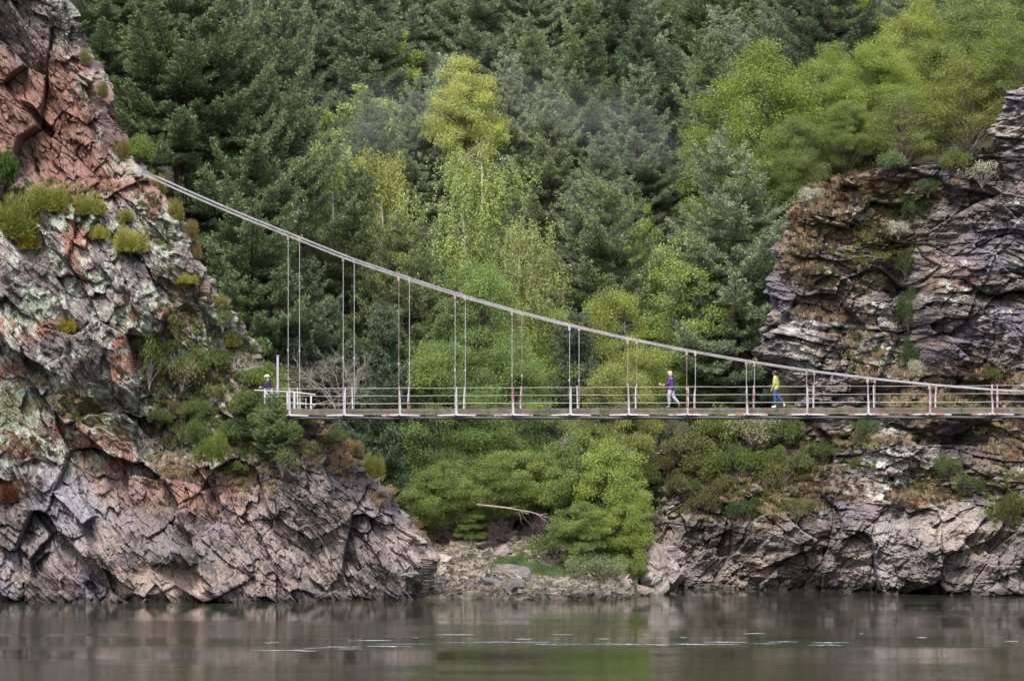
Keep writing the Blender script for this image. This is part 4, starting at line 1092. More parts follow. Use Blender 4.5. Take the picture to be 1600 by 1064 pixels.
# ---- undergrowth over the slope
def undergrowth():
    r = np.random.default_rng(5); n = 2800
    Y = r.uniform(174, 300, n); px = r.uniform(-40, 1640, n); X = (px - 800) / F * Y
    keep = ~((X < -4.6) & (Y < 180)) & ~((X > 7) & (Y < 191)) & ~((X > -6) & (X < 8) & (Y < 181)); X, Y = X[keep], Y[keep]; n = len(X)
    Z = ground_z(X, Y); k = 150; Lv = Leaves(9)
    R = r.uniform(.5, 1.3, n); C0 = np.stack([X, Y, Z], 1)
    q = unit(r.normal(size=(n * k, 3))) * r.random((n * k, 1)) ** .5 * np.repeat(R, k)[:, None]; q[:, 2] = np.abs(q[:, 2]) * .8
    Lv.add(np.repeat(C0, k, 0) + q, unit(q) + r.normal(0, .6, (n * k, 3)), r.uniform(.1, .22, n * k), r.uniform(.06, .12, n * k), np.repeat(r.uniform(.1, .8, n), k) + r.normal(0, .12, n * k), np.repeat(r.uniform(0, .5, n), k))
    o = Lv.mesh('undergrowth', M['leaf']); o.color = (.075, .10, .035, 1); tag(o, 'low leafy undergrowth covering the slope between the trees', 'undergrowth', kind='stuff')
undergrowth()

def on_shore(px, py):
    """where the sight line through a photo pixel meets the stony shore"""
    Y = np.arange(169.5, 200, .05); X = (px - 800) / F * Y; z = H + (HY - py) / F * Y; g_ = ground_z(X, Y)
    k = np.nonzero(z <= g_)[0]; i = k[0] if len(k) else 0
    return np.array([X[i], Y[i], g_[i]])
# ---- bushes and small trees between the shore and the bridge
B_ = [  # kind, column, top row, bottom row, Y, width factor, colour, label
 ('willowhi', 640, 668, 830, 180.5, .85, 'dark', 'dark green rounded bush right beside the cliff nose under the deck'),
 ('willowhi', 700, 690, 835, 181, .80, 'sage', 'grey green willow bush second from the cliff nose under the deck'),
 ('willowhi', 692, 715, 838, 179.4, .80, 'olive', 'low yellow leaved bush over the dark twig tangle, nearest the cliff nose'),
 ('willowhi', 765, 660, 835, 182, .95, 'green', 'fresh green willow under the deck right of the grey green willow'),
 ('willowhi', 850, 700, 840, 180.5, .85, 'olive', 'rounded olive bush in the centre of the shore thicket'),
 ('willowhi', 795, 700, 838, 179.6, .90, 'olive', 'yellow tinged low bush above the long bare fallen branch'),
 ('willow', 900, 665, 840, 178.2, .95, 'green', 'tall green willow under the deck below the seventh post'),
 ('willow', 960, 680, 850, 176.2, 1.0, 'lime', 'light green willow leaning over the shore at the thicket end'),
 ('willow', 985, 745, 862, 174.9, .60, 'lime', 'outermost light green willow spray beside the pale cliff block across the inlet'),
 ('willow', 915, 780, 880, 174.6, .72, 'green', 'low green bush over the stony shore tip'),
 ('willow', 590, 660, 740, 181, .8, 'mid', 'green bush above the cliff nose with bare grey twigs'),
 ('willow', 985, 655, 760, 183, .8, 'mid', 'shaded green bush far under the deck beyond the willows'),
 ('willow', 1050, 600, 700, 192.6, .85, 'dark', 'dark shaded bush in the inlet behind the willows'),
 ('willow', 655, 640, 760, 184.5, 1.0, 'green', 'green bush behind the dark rounded bush, reaching the underside of the deck'),
 ('willow', 742, 640, 760, 185, 1.05, 'lime', 'light green bush behind the fresh willow, reaching the underside of the deck'),
 ('willow', 830, 642, 760, 184, 1.05, 'green', 'bright bush between the fifth and sixth posts, behind the olive bush'),
 ('willow', 935, 640, 760, 184.5, 1.0, 'green', 'green bush behind the light green leaning willow'),
 ('willow', 600, 690, 760, 182, .75, 'green', 'light green bush peeping over the broom on the cliff nose'),
 ('willow', 742, 775, 838, 179.2, .55, 'green', 'low bright green bush between the two olive bushes above the fallen branch'),
 ('willow', 668, 770, 830, 179.6, .5, 'mid', 'low green bush nearest the cliff nose over the twig tangle'),
 ('bushfine', 935, 850, 905, 172.9, 1.3, 'sage', 'brownish twiggy bush at the water end of the stony shore'),
 ('bushfine', 872, 812, 872, 176.6, 1.5, 'mid', 'small green bush beneath the overhanging willows'),
 ('bushB', 870, 650, 720, 180.5, 1.3, 'dark', 'dark green bush just under the middle of the deck'),
]
for (k, px, yt, yb, Y, wf, c, lb_) in B_:
    zb = H + (HY - yb) / F * Y; zt_ = H + (HY - yt) / F * Y; h0 = {'willow': 6, 'bushfine': 1.25, 'bushB': 1.35, 'willowhi': 6}[k]
    s = (zt_ - zb) / h0; X = (px - 800) / F * Y; gz = float(ground_z(X, Y))
    if zb > gz: s = (zt_ - gz) / h0; zb = gz
    spawn(k, (X, Y, zb), (wf * (1 if 'willow' in k else 1.2), wf * (1 if 'willow' in k else 1.2), s), random.uniform(0, 6), lb_, 'bush', GR[c], 'bushes of the shore thicket', 'willow_bush' if 'willow' in k else 'shrub')
for i, (px, py, Y, s, lb_) in enumerate(((700, 838, 175.2, (1.5, .9, 1.0), 'dark dead twig tangle under the yellow bush near the cliff nose'), (780, 845, 175.4, (1.5, .9, 1.0), 'dark twig tangle in the hollow behind the shore boulders'),
                                         (850, 850, 175.2, (1.5, .9, 1.15), 'dark twig tangle below the rounded olive bush'), (905, 860, 174.8, (1.3, .9, 1.0), 'purplish twig tangle at the foot of the tall green willow'))):
    P = on_shore(px, 852); spawn('tangle', P, (s[0], s[1], s[2] * 1.35), i * 1.3, lb_, 'thicket', (1, 1, 1), 'dead twig tangles under the bushes')
fb = Acc(); r = np.random.default_rng(3)
Pm = np.array([at(745, 788, 177.8), at(790, 793, 177.6), at(830, 800, 177.4), at(868, 812, 177.2)]); Pm2 = Pm - Pm[0]
fb.tube(Pm2, [.05, .045, .03, .012], 6)
for k in range(14):
    u = r.uniform(.2, 1); p0 = np.array([np.interp(u * 3, range(4), Pm2[:, j]) for j in range(3)]); d = np.array([r.uniform(.1, .8), r.normal(0, .3), r.uniform(-.9, .15)]); fb.tube([p0, p0 + d * .5 + r.normal(0, .03, 3), p0 + d * r.uniform(.8, 1.3)], [.016, .012, .006], 4)
fo = fb.build('fallen_branch', M['paletwig']); fo.location = Pm[0]; tag(fo, 'long bare pale branch lying across the dark twig tangle', 'branch')
# ------------------------------------------------------------------ plants on the rock
C_ = [ # kind, column, row of the base, width px, height px, colour, name, category, label
 ('broomA', 20, 372, 110, 95, (.16, .19, .045), 'broom_bush', 'bush', 'large olive broom at the edge of the ledge under the red rock wall'),
 ('broomA', 75, 330, 90, 60, (.19, .22, .05), 'broom_bush', 'bush', 'wide light green broom on the ledge under the red rock wall'),
 ('broomA', 130, 335, 70, 45, (.22, .23, .06), 'broom_bush', 'bush', 'yellowish broom sloping down the ledge left of the round broom'),
 ('broomB', 45, 388, 36, 38, (.28, .24, .03), 'broom_bush', 'bush', 'small mustard yellow broom on the left grey buttress'),
 ('broomB', 157, 372, 32, 30, (.26, .26, .05), 'broom_bush', 'bush', 'small round yellow green broom next to the big round broom'),
 ('broomA', 205, 392, 62, 55, (.26, .27, .06), 'broom_bush', 'bush', 'big round yellow green broom on the grey buttress top'),
 ('bushB', 6, 300, 70, 90, (.07, .13, .03), 'shrub', 'bush', 'dark green leafy shrub at the end of the red rock wall'),
 ('bushA', 225, 262, 66, 62, (.16, .23, .05), 'shrub', 'bush', 'bright green leafy shrub right at the cable anchorage'),
 ('broomB', 190, 250, 32, 46, (.17, .14, .05), 'broom_bush', 'bush', 'brownish broom hanging left of the cable anchorage'),
 ('broomB', 130, 100, 22, 34, (.17, .17, .06), 'broom_bush', 'bush', 'small broom high on the cliff outline'),
 ('broomB', 162, 150, 18, 34, (.17, .17, .06), 'broom_bush', 'bush', 'small broom on the cliff outline below the highest one'),
 ('broomB', 245, 300, 34, 40, (.19, .16, .05), 'broom_bush', 'bush', 'brown and green broom just below the cable anchorage'),
 ('broomB', 272, 345, 34, 46, (.18, .18, .05), 'broom_bush', 'bush', 'broom on the cliff edge, second below the anchorage'),
 ('broomB', 300, 372, 28, 40, (.19, .16, .06), 'broom_bush', 'bush', 'broom on the cliff edge, third below the anchorage'),
 ('broomB', 318, 402, 24, 36, (.20, .15, .07), 'broom_bush', 'bush', 'dry brown broom on the cliff edge above the sloping ridge'),
 ('broomB', 290, 442, 42, 22, (.27, .28, .05), 'broom_bush', 'bush', 'low yellow broom on top of the small overhanging brown rock'),
 ('broomB', 195, 345, 30, 26, (.20, .21, .06), 'broom_bush', 'bush', 'little broom just above the big round broom'),
 ('broomB', 104, 518, 36, 34, (.27, .23, .04), 'broom_bush', 'bush', 'yellow broom in the middle of the lichen covered wall'),
 ('bushopen', 235, 600, 60, 120, (.12, .17, .05), 'shrub', 'bush', 'thin open green shrub in the gully right of the orange rock strip'),
 ('bushopen', 285, 610, 90, 70, (.18, .19, .10), 'shrub', 'bush', 'sparse grey twigged shrub under the overhanging brown rock'),
 ('bushopen', 330, 640, 90, 60, (.16, .19, .07), 'shrub', 'bush', 'sparse shrub on the slope left of the landing pine'),
 ('broomB', 365, 540, 34, 34, (.18, .20, .07), 'broom_bush', 'bush', 'grey green broom on the ridge halfway down to the landing'),
 ('bushB', 400, 610, 70, 50, (.15, .22, .05), 'shrub', 'bush', 'bright green shrub left of the helmeted man'),
 ('bushB', 452, 640, 56, 46, (.17, .25, .05), 'shrub', 'bush', 'bright green shrub growing through the white landing railing'),
 ('bushB', 385, 650, 70, 55, (.12, .17, .05), 'shrub', 'bush', 'mid green shrub below the helmeted man'),
 ('broomA', 335, 720, 56, 66, (.13, .18, .045), 'broom_bush', 'bush', 'leaning dark green broom left of the landing pine'),
 ('broomB', 300, 690, 44, 50, (.10, .14, .04), 'broom_bush', 'bush', 'dark green broom on the grassy slope'),
 ('broomA', 590, 742, 40, 50, (.19, .21, .06), 'broom_bush', 'bush', 'broom on the cliff nose under the deck'),
 ('broomB', 15, 782, 44, 46, (.12, .05, .03), 'heather_bush', 'heather', 'dark red brown heather cushion above the pale boulders'),
 ('broomB', 560, 705, 36, 26, (.20, .15, .07), 'broom_bush', 'bush', 'dry brown broom near the top of the cliff nose'),
 ('bushopen', 440, 740, 60, 60, (.14, .17, .07), 'shrub', 'bush', 'sparse shrub below the landing pine on the dark rock'),
 ('bushB', 250, 665, 50, 36, (.09, .12, .04), 'shrub', 'bush', 'low dark shrub in the shaded notch of the slope'),
 ('bushB', 300, 590, 70, 60, (.13, .17, .06), 'shrub', 'bush', 'olive shrub filling the gully above the dark green broom'),
 ('bushB', 345, 590, 60, 60, (.10, .15, .045), 'shrub', 'bush', 'green shrub between the gully and the ridge'),
 ('bushopen', 265, 545, 70, 90, (.15, .19, .07), 'shrub', 'bush', 'tall open shrub left of the overhanging brown rock'),
 ('bushA', 370, 700, 80, 60, (.11, .16, .05), 'shrub', 'bush', 'spreading green shrub at the foot of the landing pine'),
 ('bushA', 440, 700, 80, 56, (.14, .19, .06), 'shrub', 'bush', 'light green shrub just below the deck end'),
 ('bushfine', 285, 650, 60, 40, (.15, .13, .06), 'shrub', 'bush', 'brownish shrub above the dark green broom'),
 ('broomB', 345, 480, 30, 30, (.18, .20, .07), 'broom_bush', 'bush', 'green broom on the ridge under the low yellow broom'),
 ('bushB', 395, 560, 50, 44, (.13, .18, .06), 'shrub', 'bush', 'green shrub on the ridge above the leafless pale shrub'),
 ('bushB', 425, 600, 46, 50, (.15, .21, .06), 'shrub', 'bush', 'green shrub on the ridge right beside the tall grey pole'),
 ('bushopen', 350, 515, 50, 50, (.15, .18, .07), 'shrub', 'bush', 'sparse shrub under the ridge beside the overhanging brown rock'),
 ('bushA', 310, 660, 70, 44, (.12, .16, .05), 'shrub', 'bush', 'broad green shrub in the middle of the vegetated slope'),
 ('bushB', 420, 668, 80, 50, (.13, .19, .055), 'shrub', 'bush', 'dense green shrub in front of the deck end'),
 ('bushA', 470, 668, 56, 36, (.15, .20, .06), 'shrub', 'bush', 'light green shrub right under the end of the deck'),
 ('bushA', 520, 700, 60, 40, (.13, .17, .06), 'shrub', 'bush', 'green shrub hanging over the dark rock under the deck'),
 ('bushopen', 480, 715, 60, 44, (.15, .17, .07), 'shrub', 'bush', 'thin olive shrub over the dark rock next to the landing pine'),
 ('bushB', 365, 745, 56, 36, (.12, .16, .05), 'shrub', 'bush', 'low green shrub at the lower edge of the vegetated slope'),
 # far bank
 ('bushfine', 1425, 590, 56, 80, (.055, .09, .03), 'shrub', 'bush', 'dark green shrub at the foot of the deep gully in the layered cliff'),
 ('bushfine', 1418, 510, 50, 80, (.06, .10, .03), 'shrub', 'bush', 'dark green shrub midway up the deep gully'),
 ('bushfine', 1412, 430, 44, 60, (.09, .11, .04), 'shrub', 'bush', 'olive shrub at the top of the deep gully'),
 ('bushopen', 1268, 318, 60, 36, GR['lichen'], 'lichen_shrub', 'bush', 'whitish lichen covered shrub on the heather shoulder of the cliff'),
 ('bushopen', 1345, 355, 60, 44, GR['lichen'], 'lichen_shrub', 'bush', 'whitish lichen shrub over the mossy rock face'),
 ('bushopen', 1400, 372, 60, 40, GR['lichen'], 'lichen_shrub', 'bush', 'pale lichen shrub at the top of the deep gully'),
 ('bushfine', 1425, 345, 50, 50, (.10, .15, .06), 'shrub', 'bush', 'rounded green shrub above the pale lichen shrubs'),
 ('bushA', 1395, 272, 62, 44, (.14, .20, .08), 'shrub', 'bush', 'flat topped grey green shrub standing on the highest heather ground'),
 ('bushfine', 1450, 305, 48, 42, (.08, .13, .05), 'shrub', 'bush', 'dark green shrub under the lichen hung trees'),
 ('bushopen', 1535, 290, 90, 56, GR['lichen'], 'lichen_shrub', 'bush', 'wide pale lichen shrub left of the rock tower'),
 ('bushA', 1490, 275, 70, 50, (.14, .17, .05), 'shrub', 'bush', 'olive shrub on the ledge below the bent oak'),
 ('bushopen', 1435, 592, 40, 44, GR['lichen'], 'lichen_shrub', 'bush', 'pale lichen shrub just above the end of the main cable'),
 ('bushA', 1080, 720, 80, 50, (.17, .19, .08), 'shrub', 'bush', 'grey olive shrub at the top of the bank behind the inlet'),
 ('bushA', 1130, 705, 90, 66, (.16, .21, .05), 'shrub', 'bush', 'yellow green shrub directly under the deck on the bank'),
 ('bushopen', 1180, 700, 90, 60, (.25, .28, .16), 'lichen_shrub', 'bush', 'grey lichened shrub under the deck left of the cliff'),
 ('bushA', 1225, 705, 70, 56, (.11, .15, .05), 'shrub', 'bush', 'green shrub under the deck against the cliff foot'),
 ('bushA', 1110, 760, 90, 60, (.14, .17, .05), 'shrub', 'bush', 'olive shrub in the middle of the bank'),
 ('bushfine', 1165, 755, 80, 70, (.10, .15, .04), 'shrub', 'bush', 'rounded green shrub in the middle of the bank'),
 ('bushfine', 1160, 815, 60, 44, (.055, .10, .035), 'shrub', 'bush', 'dark green shrub just above the bare water washed rock'),
 ('bushopen', 1215, 770, 70, 60, (.15, .16, .06), 'shrub', 'bush', 'thin olive shrub above the ribbed mossy rock'),
 ('bushfine', 1100, 805, 70, 40, (.13, .13, .05), 'shrub', 'bush', 'brown green shrub on the edge of the water washed rock'),
 ('bushA', 1285, 720, 60, 40, (.10, .14, .04), 'shrub', 'bush', 'green shrub below the dark overhang of the cliff foot'),
 ('bushfine', 1355, 700, 50, 70, (.09, .13, .04), 'shrub', 'bush', 'green shrub under the deck beside the white quartz rock'),
 ('bushfine', 1480, 745, 60, 50, (.11, .15, .05), 'shrub', 'bush', 'green shrub in front of the white rock slab'),
 ('bushfine', 1575, 820, 60, 70, (.10, .12, .03), 'shrub', 'bush', 'moss green shrub low on the right end of the bank'),
 ('bushfine', 1515, 770, 60, 40, (.09, .12, .04), 'shrub', 'bush', 'low green shrub right of the white rock slab'),
 ('bushA', 1555, 600, 60, 36, (.13, .15, .045), 'shrub', 'bush', 'green cushion shrub behind the last bridge posts'),
 ('bushA', 1250, 745, 60, 40, (.13, .16, .06), 'shrub', 'bush', 'grey green shrub between the bank shrubs and the white quartz rock'),
 ('bushfine', 1070, 775, 60, 40, (.12, .15, .05), 'shrub', 'bush', 'low green shrub at the inlet side of the bank'),
 ('bushfine', 1130, 780, 60, 44, (.15, .14, .06), 'shrub', 'bush', 'brownish olive shrub above the dark green waterside shrub'),
 ('bushfine', 1200, 735, 60, 44, (.12, .17, .05), 'shrub', 'bush', 'fresh green shrub below the grey lichened shrub'),
 ('bushA', 1050, 690, 50, 36, (.20, .20, .13), 'shrub', 'bush', 'greyish shrub highest on the bank behind the inlet'),
 ('bushopen', 1245, 810, 60, 40, (.14, .15, .06), 'shrub', 'bush', 'thin shrub on the lip of the bare water washed rock'),
 ('bushfine', 1040, 735, 50, 34, (.13, .13, .06), 'shrub', 'bush', 'brownish shrub above the white streaked rock at the inlet'),
]
R0 = {'broomA': (.8, .9), 'broomB': (.6, .8), 'bushA': (1.6, 1.75), 'bushB': (1.25, 1.3), 'bushopen': (1.25, 1.6), 'bushfine': (1.25, 1.2)}
for (k, px, py, wp, hp, c, nm, cat, lb_) in C_:
    P, n = onto(px, py - hp * .25)
    if P is None: print('no rock at', px, py); continue
    Y = P[1]; sc_ = F / Y; r0, h0 = R0[k]
    z0 = H + (HY - py) / F * Y
    if 1030 < px < 1270 and py > 660: wp *= 1.3; hp *= 1.2
    sx = wp / sc_ / 2 / r0; sz = hp / sc_ / h0
    spawn(k, (P[0], P[1] - .15, z0 - .05), (sx, sx, sz), random.uniform(0, 6.28), lb_, cat, c, 'shrubs on the far bank' if px > 1000 else 'shrubs on the tall cliff', nm)
# landing pine, bare shrubs
def put(kind, px, py, s, rz, lb_, cat, c, nm=None, dy=-.2, group=None):
    P, n = onto(px, py); Q = at(px, py, P[1] + dy); spawn(kind, Q, s, rz, lb_, cat, c, group, nm)
put('pineE', 425, 712, (.50, .50, .34), 1.0, 'small spreading pine growing on the cliff in front of the bridge landing', 'pine tree', (.17, .22, .09), 'pine_tree')
put('pineE', 395, 690, (.42, .42, .28), 2.0, 'stunted pine just left of the small landing pine', 'pine tree', (.09, .13, .05), 'pine_tree')
put('bareB', 385, 585, (.9, .9, .75), .4, 'leafless pale shrub on the ridge above the helmeted man', 'bare shrub', (1, 1, 1))
put('bareB', 225, 700, (.7, .7, .5), 1.4, 'dark leafless twigs in the notch under the lichen wall', 'bare shrub', (1, 1, 1))
P = at(530, 655, 176.5); P[2] = min(P[2], float(ground_z(P[0], P[1])) if P[0] > -4.6 else P[2]); spawn('bareA', P, (1.25, 1.1, 1.25), 0, 'leafless pale branched tree behind the deck at the first post', 'bare tree', (1, 1, 1), None, 'bare_tree')
P = at(1265, 312, 187); 

# ---- grass and heather as ground cover on the ledges
def tufts(name, spots, colour, hgt, blades, label, seed, droop=.6, yv=.15, wid=.03, nmin=0.0):
    r = np.random.default_rng(seed); V = []; v_ = []; y_ = []
    for (cx, cy, rx, ry, n) in spots:
        k = 0
        for _ in range(n * 3):
            if k >= n: break
            a = r.uniform(0, 6.28); q = r.random() ** .5; px = cx + rx * q * math.cos(a); py = cy + ry * q * math.sin(a)
            P, nn = onto(px, py)
            if P is None or nn[2] < r.uniform(-.25, .35) + nmin: continue
            k += 1; m = blades; h_ = hgt * r.uniform(.6, 1.3)
            az = r.uniform(0, 6.28, m); sp = r.uniform(.15, .75, m)
            D = np.stack([np.cos(az) * sp, np.sin(az) * sp, np.ones(m)], 1) + nn * .5; D = unit(D)
            B = P + np.stack([r.normal(0, .07, m), r.normal(0, .05, m), r.uniform(-.05, .03, m)], 1) + nn * .02
            ln = (h_ * r.uniform(.6, 1.1, m))[:, None]
            S = unit(np.cross(D, r.normal(size=(m, 3)))) * wid * .5
            out_ = unit(D * [1, 1, 0] + nn * [1, 1, 0] * .8 + [0, -.2, 0])
            M1 = B + D * ln * .5; T1 = M1 + (D * (1 - droop) + out_ * droop * .6 + np.array([0, 0, -droop * .45])) * ln * .55
            V.append(np.stack([B - S, B + S, M1 + S * .8, M1 - S * .8, M1 - S * .8, M1 + S * .8, T1 + S * .2, T1 - S * .2], 1).reshape(-1, 3))
            v0 = r.uniform(.25, .75); v_.append(np.repeat(np.clip(v0 + r.normal(0, .15, m), 0, 1), 8)); y_.append(np.full(m * 8, np.clip(r.normal(yv, .2), 0, 1)))
    V = np.concatenate(V); Q = np.arange(len(V)).reshape(-1, 4)
    o = mesh_np(name, V, Q, M['straw'], {'v': np.concatenate(v_), 'y': np.concatenate(y_)}); o.color = (*colour, 1)
    tag(o, label, name.replace('_', ' '), kind='stuff')
tufts('dry_grass', [(1290, 345, 50, 30, 50), (1250, 400, 30, 30, 35), (1300, 490, 70, 12, 60), (1250, 350, 26, 24, 25), (1340, 525, 50, 20, 25), (1390, 600, 60, 26, 50), (1480, 620, 70, 24, 70), (1560, 610, 50, 30, 50),
                    (1500, 668, 80, 12, 80), (1430, 775, 50, 16, 50), (1270, 780, 50, 18, 70), (1230, 790, 60, 20, 50), (1340, 690, 50, 10, 30), (1400, 690, 50, 8, 40), (1570, 700, 36, 22, 50), (1300, 300, 60, 24, 50), (1480, 300, 40, 14, 25), (1390, 640, 40, 16, 40),
                    (1060, 700, 26, 20, 20), (1120, 740, 90, 50, 120), (1350, 555, 30, 12, 16), (1440, 640, 50, 10, 30),
                    (310, 740, 60, 12, 45), (260, 720, 40, 14, 25), (480, 680, 40, 24, 35), (545, 720, 40, 30, 60), (600, 770, 24, 24, 30), (60, 600, 50, 8, 14), (30, 700, 40, 16, 25), (400, 765, 60, 14, 30), (350, 480, 20, 40, 10), (430, 590, 20, 20, 20), (110, 620, 40, 30, 12), (655, 825, 12, 16, 16), (520, 705, 60, 22, 50), (380, 740, 60, 20, 40), (120, 300, 60, 12, 25)],
      (.40, .32, .21), .42, 26, 'dry straw coloured grass drooping from the rock ledges', 71)
tufts('heather', [(1330, 290, 90, 26, 150), (1270, 360, 50, 36, 90), (1360, 340, 60, 40, 90), (1250, 420, 36, 30, 50), (1310, 440, 60, 30, 60), (1500, 590, 90, 30, 120), (1150, 740, 150, 60, 260), (1290, 760, 60, 26, 60), (1440, 780, 60, 20, 50), (1570, 650, 40, 30, 40), (1050, 690, 30, 20, 20),
                  (110, 320, 60, 20, 50), (290, 470, 50, 16, 30), (330, 600, 90, 60, 90), (270, 640, 60, 60, 60), (480, 670, 60, 26, 60), (40, 700, 50, 20, 30), (30, 760, 40, 20, 30), (240, 340, 16, 40, 20)],
      (.13, .085, .06), .22, 34, 'low brown heather and bilberry covering the gentler rock', 72, droop=.2, yv=.1, nmin=-.25)
tufts('green_moss_grass', [(1330, 400, 100, 60, 160), (1400, 310, 60, 30, 50), (1490, 640, 80, 24, 60), (1150, 730, 150, 70, 380), (1080, 780, 70, 40, 50), (1210, 790, 60, 20, 50), (1350, 560, 40, 30, 30), (1340, 700, 40, 40, 60), (1470, 760, 60, 30, 60), (1570, 780, 36, 50, 60), (1240, 640, 26, 20, 12),
                           (320, 600, 100, 80, 260), (270, 560, 50, 90, 120), (350, 690, 100, 50, 150), (60, 300, 90, 20, 50), (400, 700, 80, 30, 50), (130, 640, 50, 18, 16), (260, 400, 14, 60, 16), (370, 530, 30, 60, 40), (230, 300, 20, 30, 20), (150, 60, 30, 40, 10)],
      (.13, .165, .045), .20, 36, 'short moss and green grass on the damp rock', 73, droop=.2, yv=.25, nmin=-.3)

# ------------------------------------------------------------------ stones
def boulder(seed, size, n=40, rough=.5):
    """a rock cut by random planes from a finely divided ball"""
    r = np.random.default_rng(seed); a = np.linspace(-1, 1, n)
    V = []; Q = []; b = 0
    A, B = np.meshgrid(a, a); G = grid_quads(n, n)
    for ax in range(3):
        for s in (-1, 1):
            c = [None] * 3; c[ax] = np.full(A.shape, s * 1.0); c[(ax + 1) % 3] = A * s; c[(ax + 2) % 3] = B
            V.append(np.stack(c, -1).reshape(-1, 3)); Q.append(G + b); b += n * n
    V = unit(np.concatenate(V)); Q = np.concatenate(Q)
    Np = unit(r.normal(size=(13, 3)) * [1, 1, .9]); d = r.uniform(.45, .95, 13)
    dots = V @ Np.T; rad = np.min(np.where(dots > .05, d / np.maximum(dots, .05), 9), 1); rad = np.minimum(rad, 1.35)
    u = V[:, 0] * 3 + V[:, 1] * 2; w_ = V[:, 2] * 3 + V[:, 1]
    rr_, du, dw, e = cells(u + seed, w_, .9, 1.8, .4, seed); rad = rad + (rr_[0] - .5) * .14 * rough - .05 * (1 - sstep(0, .07, e)) * rough
    rad += (fbm(u * 3, w_ * 3, seed, 4) - .5) * .10 * rough
    C = np.ones((len(V), 3)) * .2 * (.75 + .5 * rr_[1])[:, None] * (.8 + .4 * fbm(u * 4, w_ * 4, seed + 3, 3))[:, None]
    return V * rad[:, None] * np.array(size), Q, C
def put_boulder(seed, px, py, Y, size, tone_, label, rz=0, rough=.5, n=30, name='boulder'):
    sd0 = seed; size = np.array(size) * (1.45 if seed > 204 else 1); tone_ = np.array(tone_) * (.85 if seed > 204 else 1); V, Q, C = boulder(seed, size, n, rough); c, s = math.cos(rz), math.sin(rz)
    V = V @ np.array([[c, s, 0], [-s, c, 0], [0, 0, 1.]])
    L0 = at(px, py, Y) if sd0 < 205 else on_shore(px, py + 6); L0[2] += 0 if sd0 < 205 else size[2] * .35
    wet = 1 - .5 * sstep(.25, .05, V[:, 2] + L0[2])
    o = mesh_np(name, V, Q, M['rock'], {'rc': np.clip(C * 5 * np.array(tone_) * wet[:, None], 0, 1)}); o.location = L0
    tag(o, label, 'boulder', 'boulders of the stony shore')
ST = [
 (201, 1030, 898, 175.2, (1.45, 1.4, 1.75), (.30, .26, .24), 'big pale angular cliff block standing in the water at the inlet', 0, .9),
 (202, 985, 912, 175.0, (.65, .8, .75), (.20, .17, .16), 'dark leaning rock against the big pale block at the inlet', .4, .8),
 (203, 1045, 868, 178.5, (1.0, 1.2, .85), (.24, .21, .21), 'grey rock shelf behind the big pale block', .8, .8),
 (204, 1010, 922, 173.8, (.42, .4, .28), (.34, .28, .23), 'tan rock at the waterline left of the big pale block', .2, .6),
 (205, 772, 910, 172.0, (.62, .4, .26), (.21, .20, .21), 'flat dark pointed boulder in the middle of the stony shore', .3, .5),
 (206, 697, 906, 171.9, (.42, .3, .20), (.16, .15, .15), 'dark slab half way along the stony shore nearest the cliff nose', -.2, .5),
 (207, 735, 912, 171.8, (.34, .3, .16), (.26, .23, .21), 'low grey slab between the two dark boulders', .6, .5),
 (208, 805, 918, 171.7, (.46, .36, .28), (.24, .22, .21), 'grey tilted boulder right of the flat dark pointed one', 1.0, .5),
 (209, 800, 895, 172.8, (.52, .42, .32), (.20, .18, .17), 'brown grey boulder behind the tilted one, by the grass patch', .2, .5),
 (210, 835, 907, 172.3, (.30, .26, .2), (.17, .15, .15), 'dark boulder at the lower edge of the grass patch', .7, .5),
 (211, 765, 852, 175.2, (.44, .4, .24), (.19, .17, .16), 'dark domed boulder highest on the shore', 0, .4),
 (212, 790, 862, 174.6, (.30, .3, .24), (.27, .22, .20), 'pinkish angular boulder below the highest domed one', .9, .5),
 (213, 688, 876, 173.5, (.40, .3, .22), (.40, .36, .33), 'whitish split rock beside the foot of the cliff nose', .3, .6),
 (214, 655, 926, 171.0, (.30, .25, .16), (.33, .29, .26), 'pale rounded stone at the very foot of the cliff nose', 0, .5),
 (215, 560, 915, 170.6, (.50, .35, .18), (.27, .23, .22), 'low grey slab on the rubble left of the cliff nose tip', .4, .6),
 (216, 905, 925, 171.6, (.34, .3, .14), (.26, .21, .18), 'small brown stone on the low tip of the shore', .2, .5),
]
for (sd_, px, py, Y, sz, tn, lb_, rz, rg) in ST: put_boulder(sd_, px, py, Y, sz, tn, lb_, rz, rg, 44 if sz[0] > .9 else 24)
